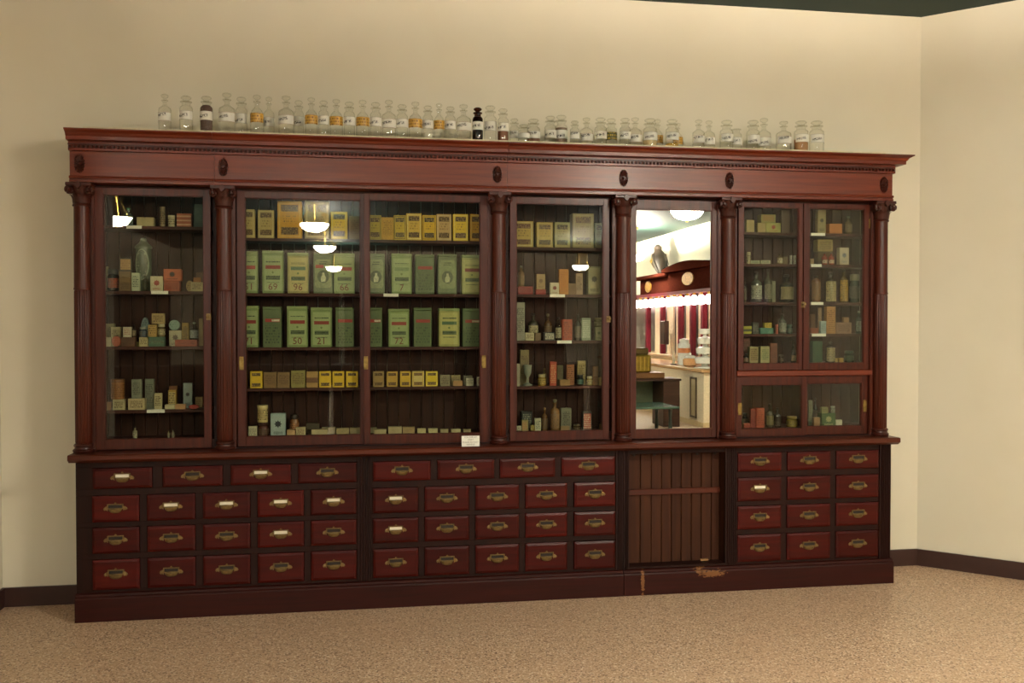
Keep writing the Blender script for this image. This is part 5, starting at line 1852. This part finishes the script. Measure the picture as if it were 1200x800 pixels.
GW = plain('dfe0d8', 0.12, 0.0, 0.1, 30, 0.5)
for k in range(4):
    y = mirrored(826, 420, 5.3).y
    z0 = 0.8805 + k * 0.151
    R = 0.17 - 0.022 * k
    tag(MB().lathe(5.3, y, [(R, z0), (R, z0 + 0.012), (R * 0.3, z0 + 0.03), (R * 0.3, z0 + 0.06), (R * 0.85, z0 + 0.07), (R * 0.95, z0 + 0.15), (R * 0.7, z0 + 0.15)], 18).build('glass_tier', GW, origin=(5.3, y, z0)),
        f'{["lowest", "second lowest", "second highest", "topmost"][k]} glass tier of the stacked stand in the mirror', 'glass dish', 'stacked glass tiers')
soda_thing('candy_jar', 'low domed glass jar with peach sweets on the soda counter', 'jar', 5.28, 808.5, [
    ('bowl', plain('d9a878', 0.2), [(0.08, 0), (0.11, 0.02), (0.11, 0.11), (0.09, 0.13)]), ('lid', GW, [(0.10, 0.1305), (0.08, 0.17), (0.02, 0.18), (0.025, 0.205), (0.01, 0.22)])])
soda_thing('labelled_jar', 'tall glass jar with orange label on the soda counter', 'jar', 5.34, 801.5, [
    ('body', GW, [(0.09, 0), (0.10, 0.02), (0.10, 0.34), (0.07, 0.38)]), ('label', plain('d98a5a', 0.5), [(0.102, 0.2), (0.102, 0.28)]), ('lid', GW, [(0.08, 0.3805), (0.08, 0.42), (0.02, 0.44)])])
soda_thing('candlestick', 'short cream candle stub on dark dish in the mirror', 'candle', 5.2, 789.5, [
    ('dish', plain('3a2a20', 0.4), [(0.06, 0), (0.06, 0.015)]), ('candle', plain('e8d8b8', 0.4), [(0.025, 0.0155), (0.025, 0.22)])])

# dark writing desk with brass till, before the counter
desk = empty('dark_desk', (4.3, -8.45, 0), 'dark wooden kneehole desk reflected low in the mirror', 'desk')
DK = wood('desk_wood', '2c1a12', '45291c', 'x', 0.4, 0.2)
XD0, XD1, YD0, YD1, ZD = 3.55, 4.86, -8.80, -8.22, 0.73
box('top', DK, desk, XD0, XD1, YD0, YD1, ZD - 0.035, ZD, 0.005)
for xa in (XD0 + 0.02, XD1 - 0.28):
    box('pedestal', DK, desk, xa, xa + 0.26, YD0 + 0.02, YD1 - 0.02, 0.0, ZD - 0.036, 0.004)
box('modesty_panel', plain('6d7f66', 0.5), desk, XD0 + 0.28, XD1 - 0.28, YD0 + 0.02, YD0 + 0.04, 0.25, ZD - 0.036)
pl = box('till_board', wood('till_board_wood', '5a3a1e', '7d5530', 'x'), None, 3.75, 4.62, -8.74, -8.30, ZD + 0.0005, ZD + 0.09, 0.006, origin=(4.2, -8.5, ZD))
tag(pl, 'thick brown board under the brass till in the mirror', 'board')
till = empty('cash_register', (4.15, -8.5, ZD + 0.091), 'old brass cash register on the dark desk in the mirror', 'cash register')
zt0 = ZD + 0.091
BR = plain('8f7a34', 0.32, 0.75, 0.25, 24)
box('cabinet', BR, till, 3.82, 4.42, -8.70, -8.34, zt0, zt0 + 0.27, 0.02)
box('top_plate', plain('5a4a26', 0.4, 0.5), till, 3.86, 4.42, -8.70, -8.46, zt0 + 0.2705, zt0 + 0.37, 0.015)
for k in range(9):
    x = 3.87 + k * 0.062
    box('ridge', plain('b39a4a', 0.3, 0.8), till, x, x + 0.018, -8.34, -8.332, zt0 + 0.03, zt0 + 0.24)
tag(MB().lathe(3.98, -8.56, [(0.06, zt0 + 0.3705), (0.075, zt0 + 0.40), (0.055, zt0 + 0.46), (0.015, zt0 + 0.485)], 16).build('desk_bell', plain('c9ccc8', 0.2, 0.9), origin=(3.98, -8.56, zt0 + 0.3705)),
    'round silver bell on top of the brass till', 'bell')
tbl = empty('low_table', (3.9, -7.3, 0), 'low green topped table in front of the desk in the mirror', 'table')
ZTb = 0.42
box('table_top', plain('3f5548', 0.2, 0.1, 0.1, 10), tbl, 3.3, 4.38, -7.75, -6.95, ZTb - 0.03, ZTb, 0.006)
for lx in (3.4, 4.28):
    for ly in (-7.65, -7.05):
        MB().lathe(lx, ly, [(0.02, 0), (0.03, 0.1), (0.02, 0.25), (0.03, ZTb - 0.0305)], 10).build('leg', plain('23302a', 0.4), tbl)


# ------------------------------------------------------------------ tall dark cabinets and counters added out of view to darken the glass reflections
DKC = wood('tall_cabinet_wood', '1c0e09', '2e1810', 'z', 0.5, 0.0, spec=0.2)


def added_cabinet(x0, x1, y0, y1, face, label):
    root = empty('added_cabinet', ((x0 + x1) / 2, (y0 + y1) / 2, 0), label, 'cabinet', 'added tall dark cabinets at the far side of the room')
    box('body', DKC, root, x0, x1, y0, y1, 0.10, 2.30)
    box('plinth', DKC, root, x0 - 0.01, x1 + 0.01, y0 - 0.01, y1 + 0.01, 0.0, 0.0995)
    box('cornice', DKC, root, x0 - 0.03, x1 + 0.03, y0 - 0.03, y1 + 0.03, 2.3005, 2.40, 0.03)
    for k in range(3):
        if face == 'y':
            wd = (x1 - x0) / 3
            d_ = box('door', DKC, root, x0 + k * wd + 0.02, x0 + (k + 1) * wd - 0.02, y1 + 0.001, y1 + 0.022, 0.14, 2.26, 0.005)
            box('knob', M['brass'], d_, x0 + k * wd + 0.05, x0 + k * wd + 0.08, y1 + 0.0225, y1 + 0.05, 1.1, 1.13, 0.008)
        else:
            wd = (y1 - y0) / 3
            d_ = box('door', DKC, root, x1 + 0.001, x1 + 0.022, y0 + k * wd + 0.02, y0 + (k + 1) * wd - 0.02, 0.14, 2.26, 0.005)
            box('knob', M['brass'], d_, x1 + 0.0225, x1 + 0.05, y0 + k * wd + 0.05, y0 + k * wd + 0.08, 1.1, 1.13, 0.008)


def added_counter(x0, x1, label):  # added so the door glass reflects dark wood instead of bright floor
    root = empty('added_counter', ((x0 + x1) / 2, -7.8, 0), label, 'counter', 'added dark counters behind the viewer')
    y0, y1 = -8.10, -7.52
    box('body', DKC, root, x0 + 0.03, x1 - 0.03, y0 + 0.03, y1 - 0.03, 0.09, 0.96)
    box('plinth', DKC, root, x0 + 0.05, x1 - 0.05, y0 + 0.05, y1 - 0.05, 0.0, 0.0895)
    box('counter_top', DKC, root, x0, x1, y0, y1, 0.9605, 1.0, 0.006)
    n = 4
    wd = (x1 - x0 - 0.1) / n
    for k in range(n):
        box('front_panel', DKC, root, x0 + 0.05 + k * wd + 0.03, x0 + 0.05 + (k + 1) * wd - 0.03, y1 - 0.0295, y1 - 0.012, 0.16, 0.88, 0.006)


added_counter(-3.6, -0.35, 'added long dark counter reflected at left, below the pendants')
added_counter(-0.34, 3.2, 'added long dark counter reflected at right, beside the desk')
for k, nm in enumerate(('near the left wall', 'in the middle', 'near the right wall')):
    added_cabinet(-3.3 + 3.0 * k, -0.45 + 3.0 * k, -19.93, -19.45, 'y', f'added tall dark cabinet against the far wall, {nm}')
for k, nm in enumerate(('farthest', 'middle', 'nearest')):
    added_cabinet(-4.53, -4.08, -16.5 + 4.2 * k, -12.6 + 4.2 * k, 'x', f'added tall dark cabinet along the left wall, {nm} of three')
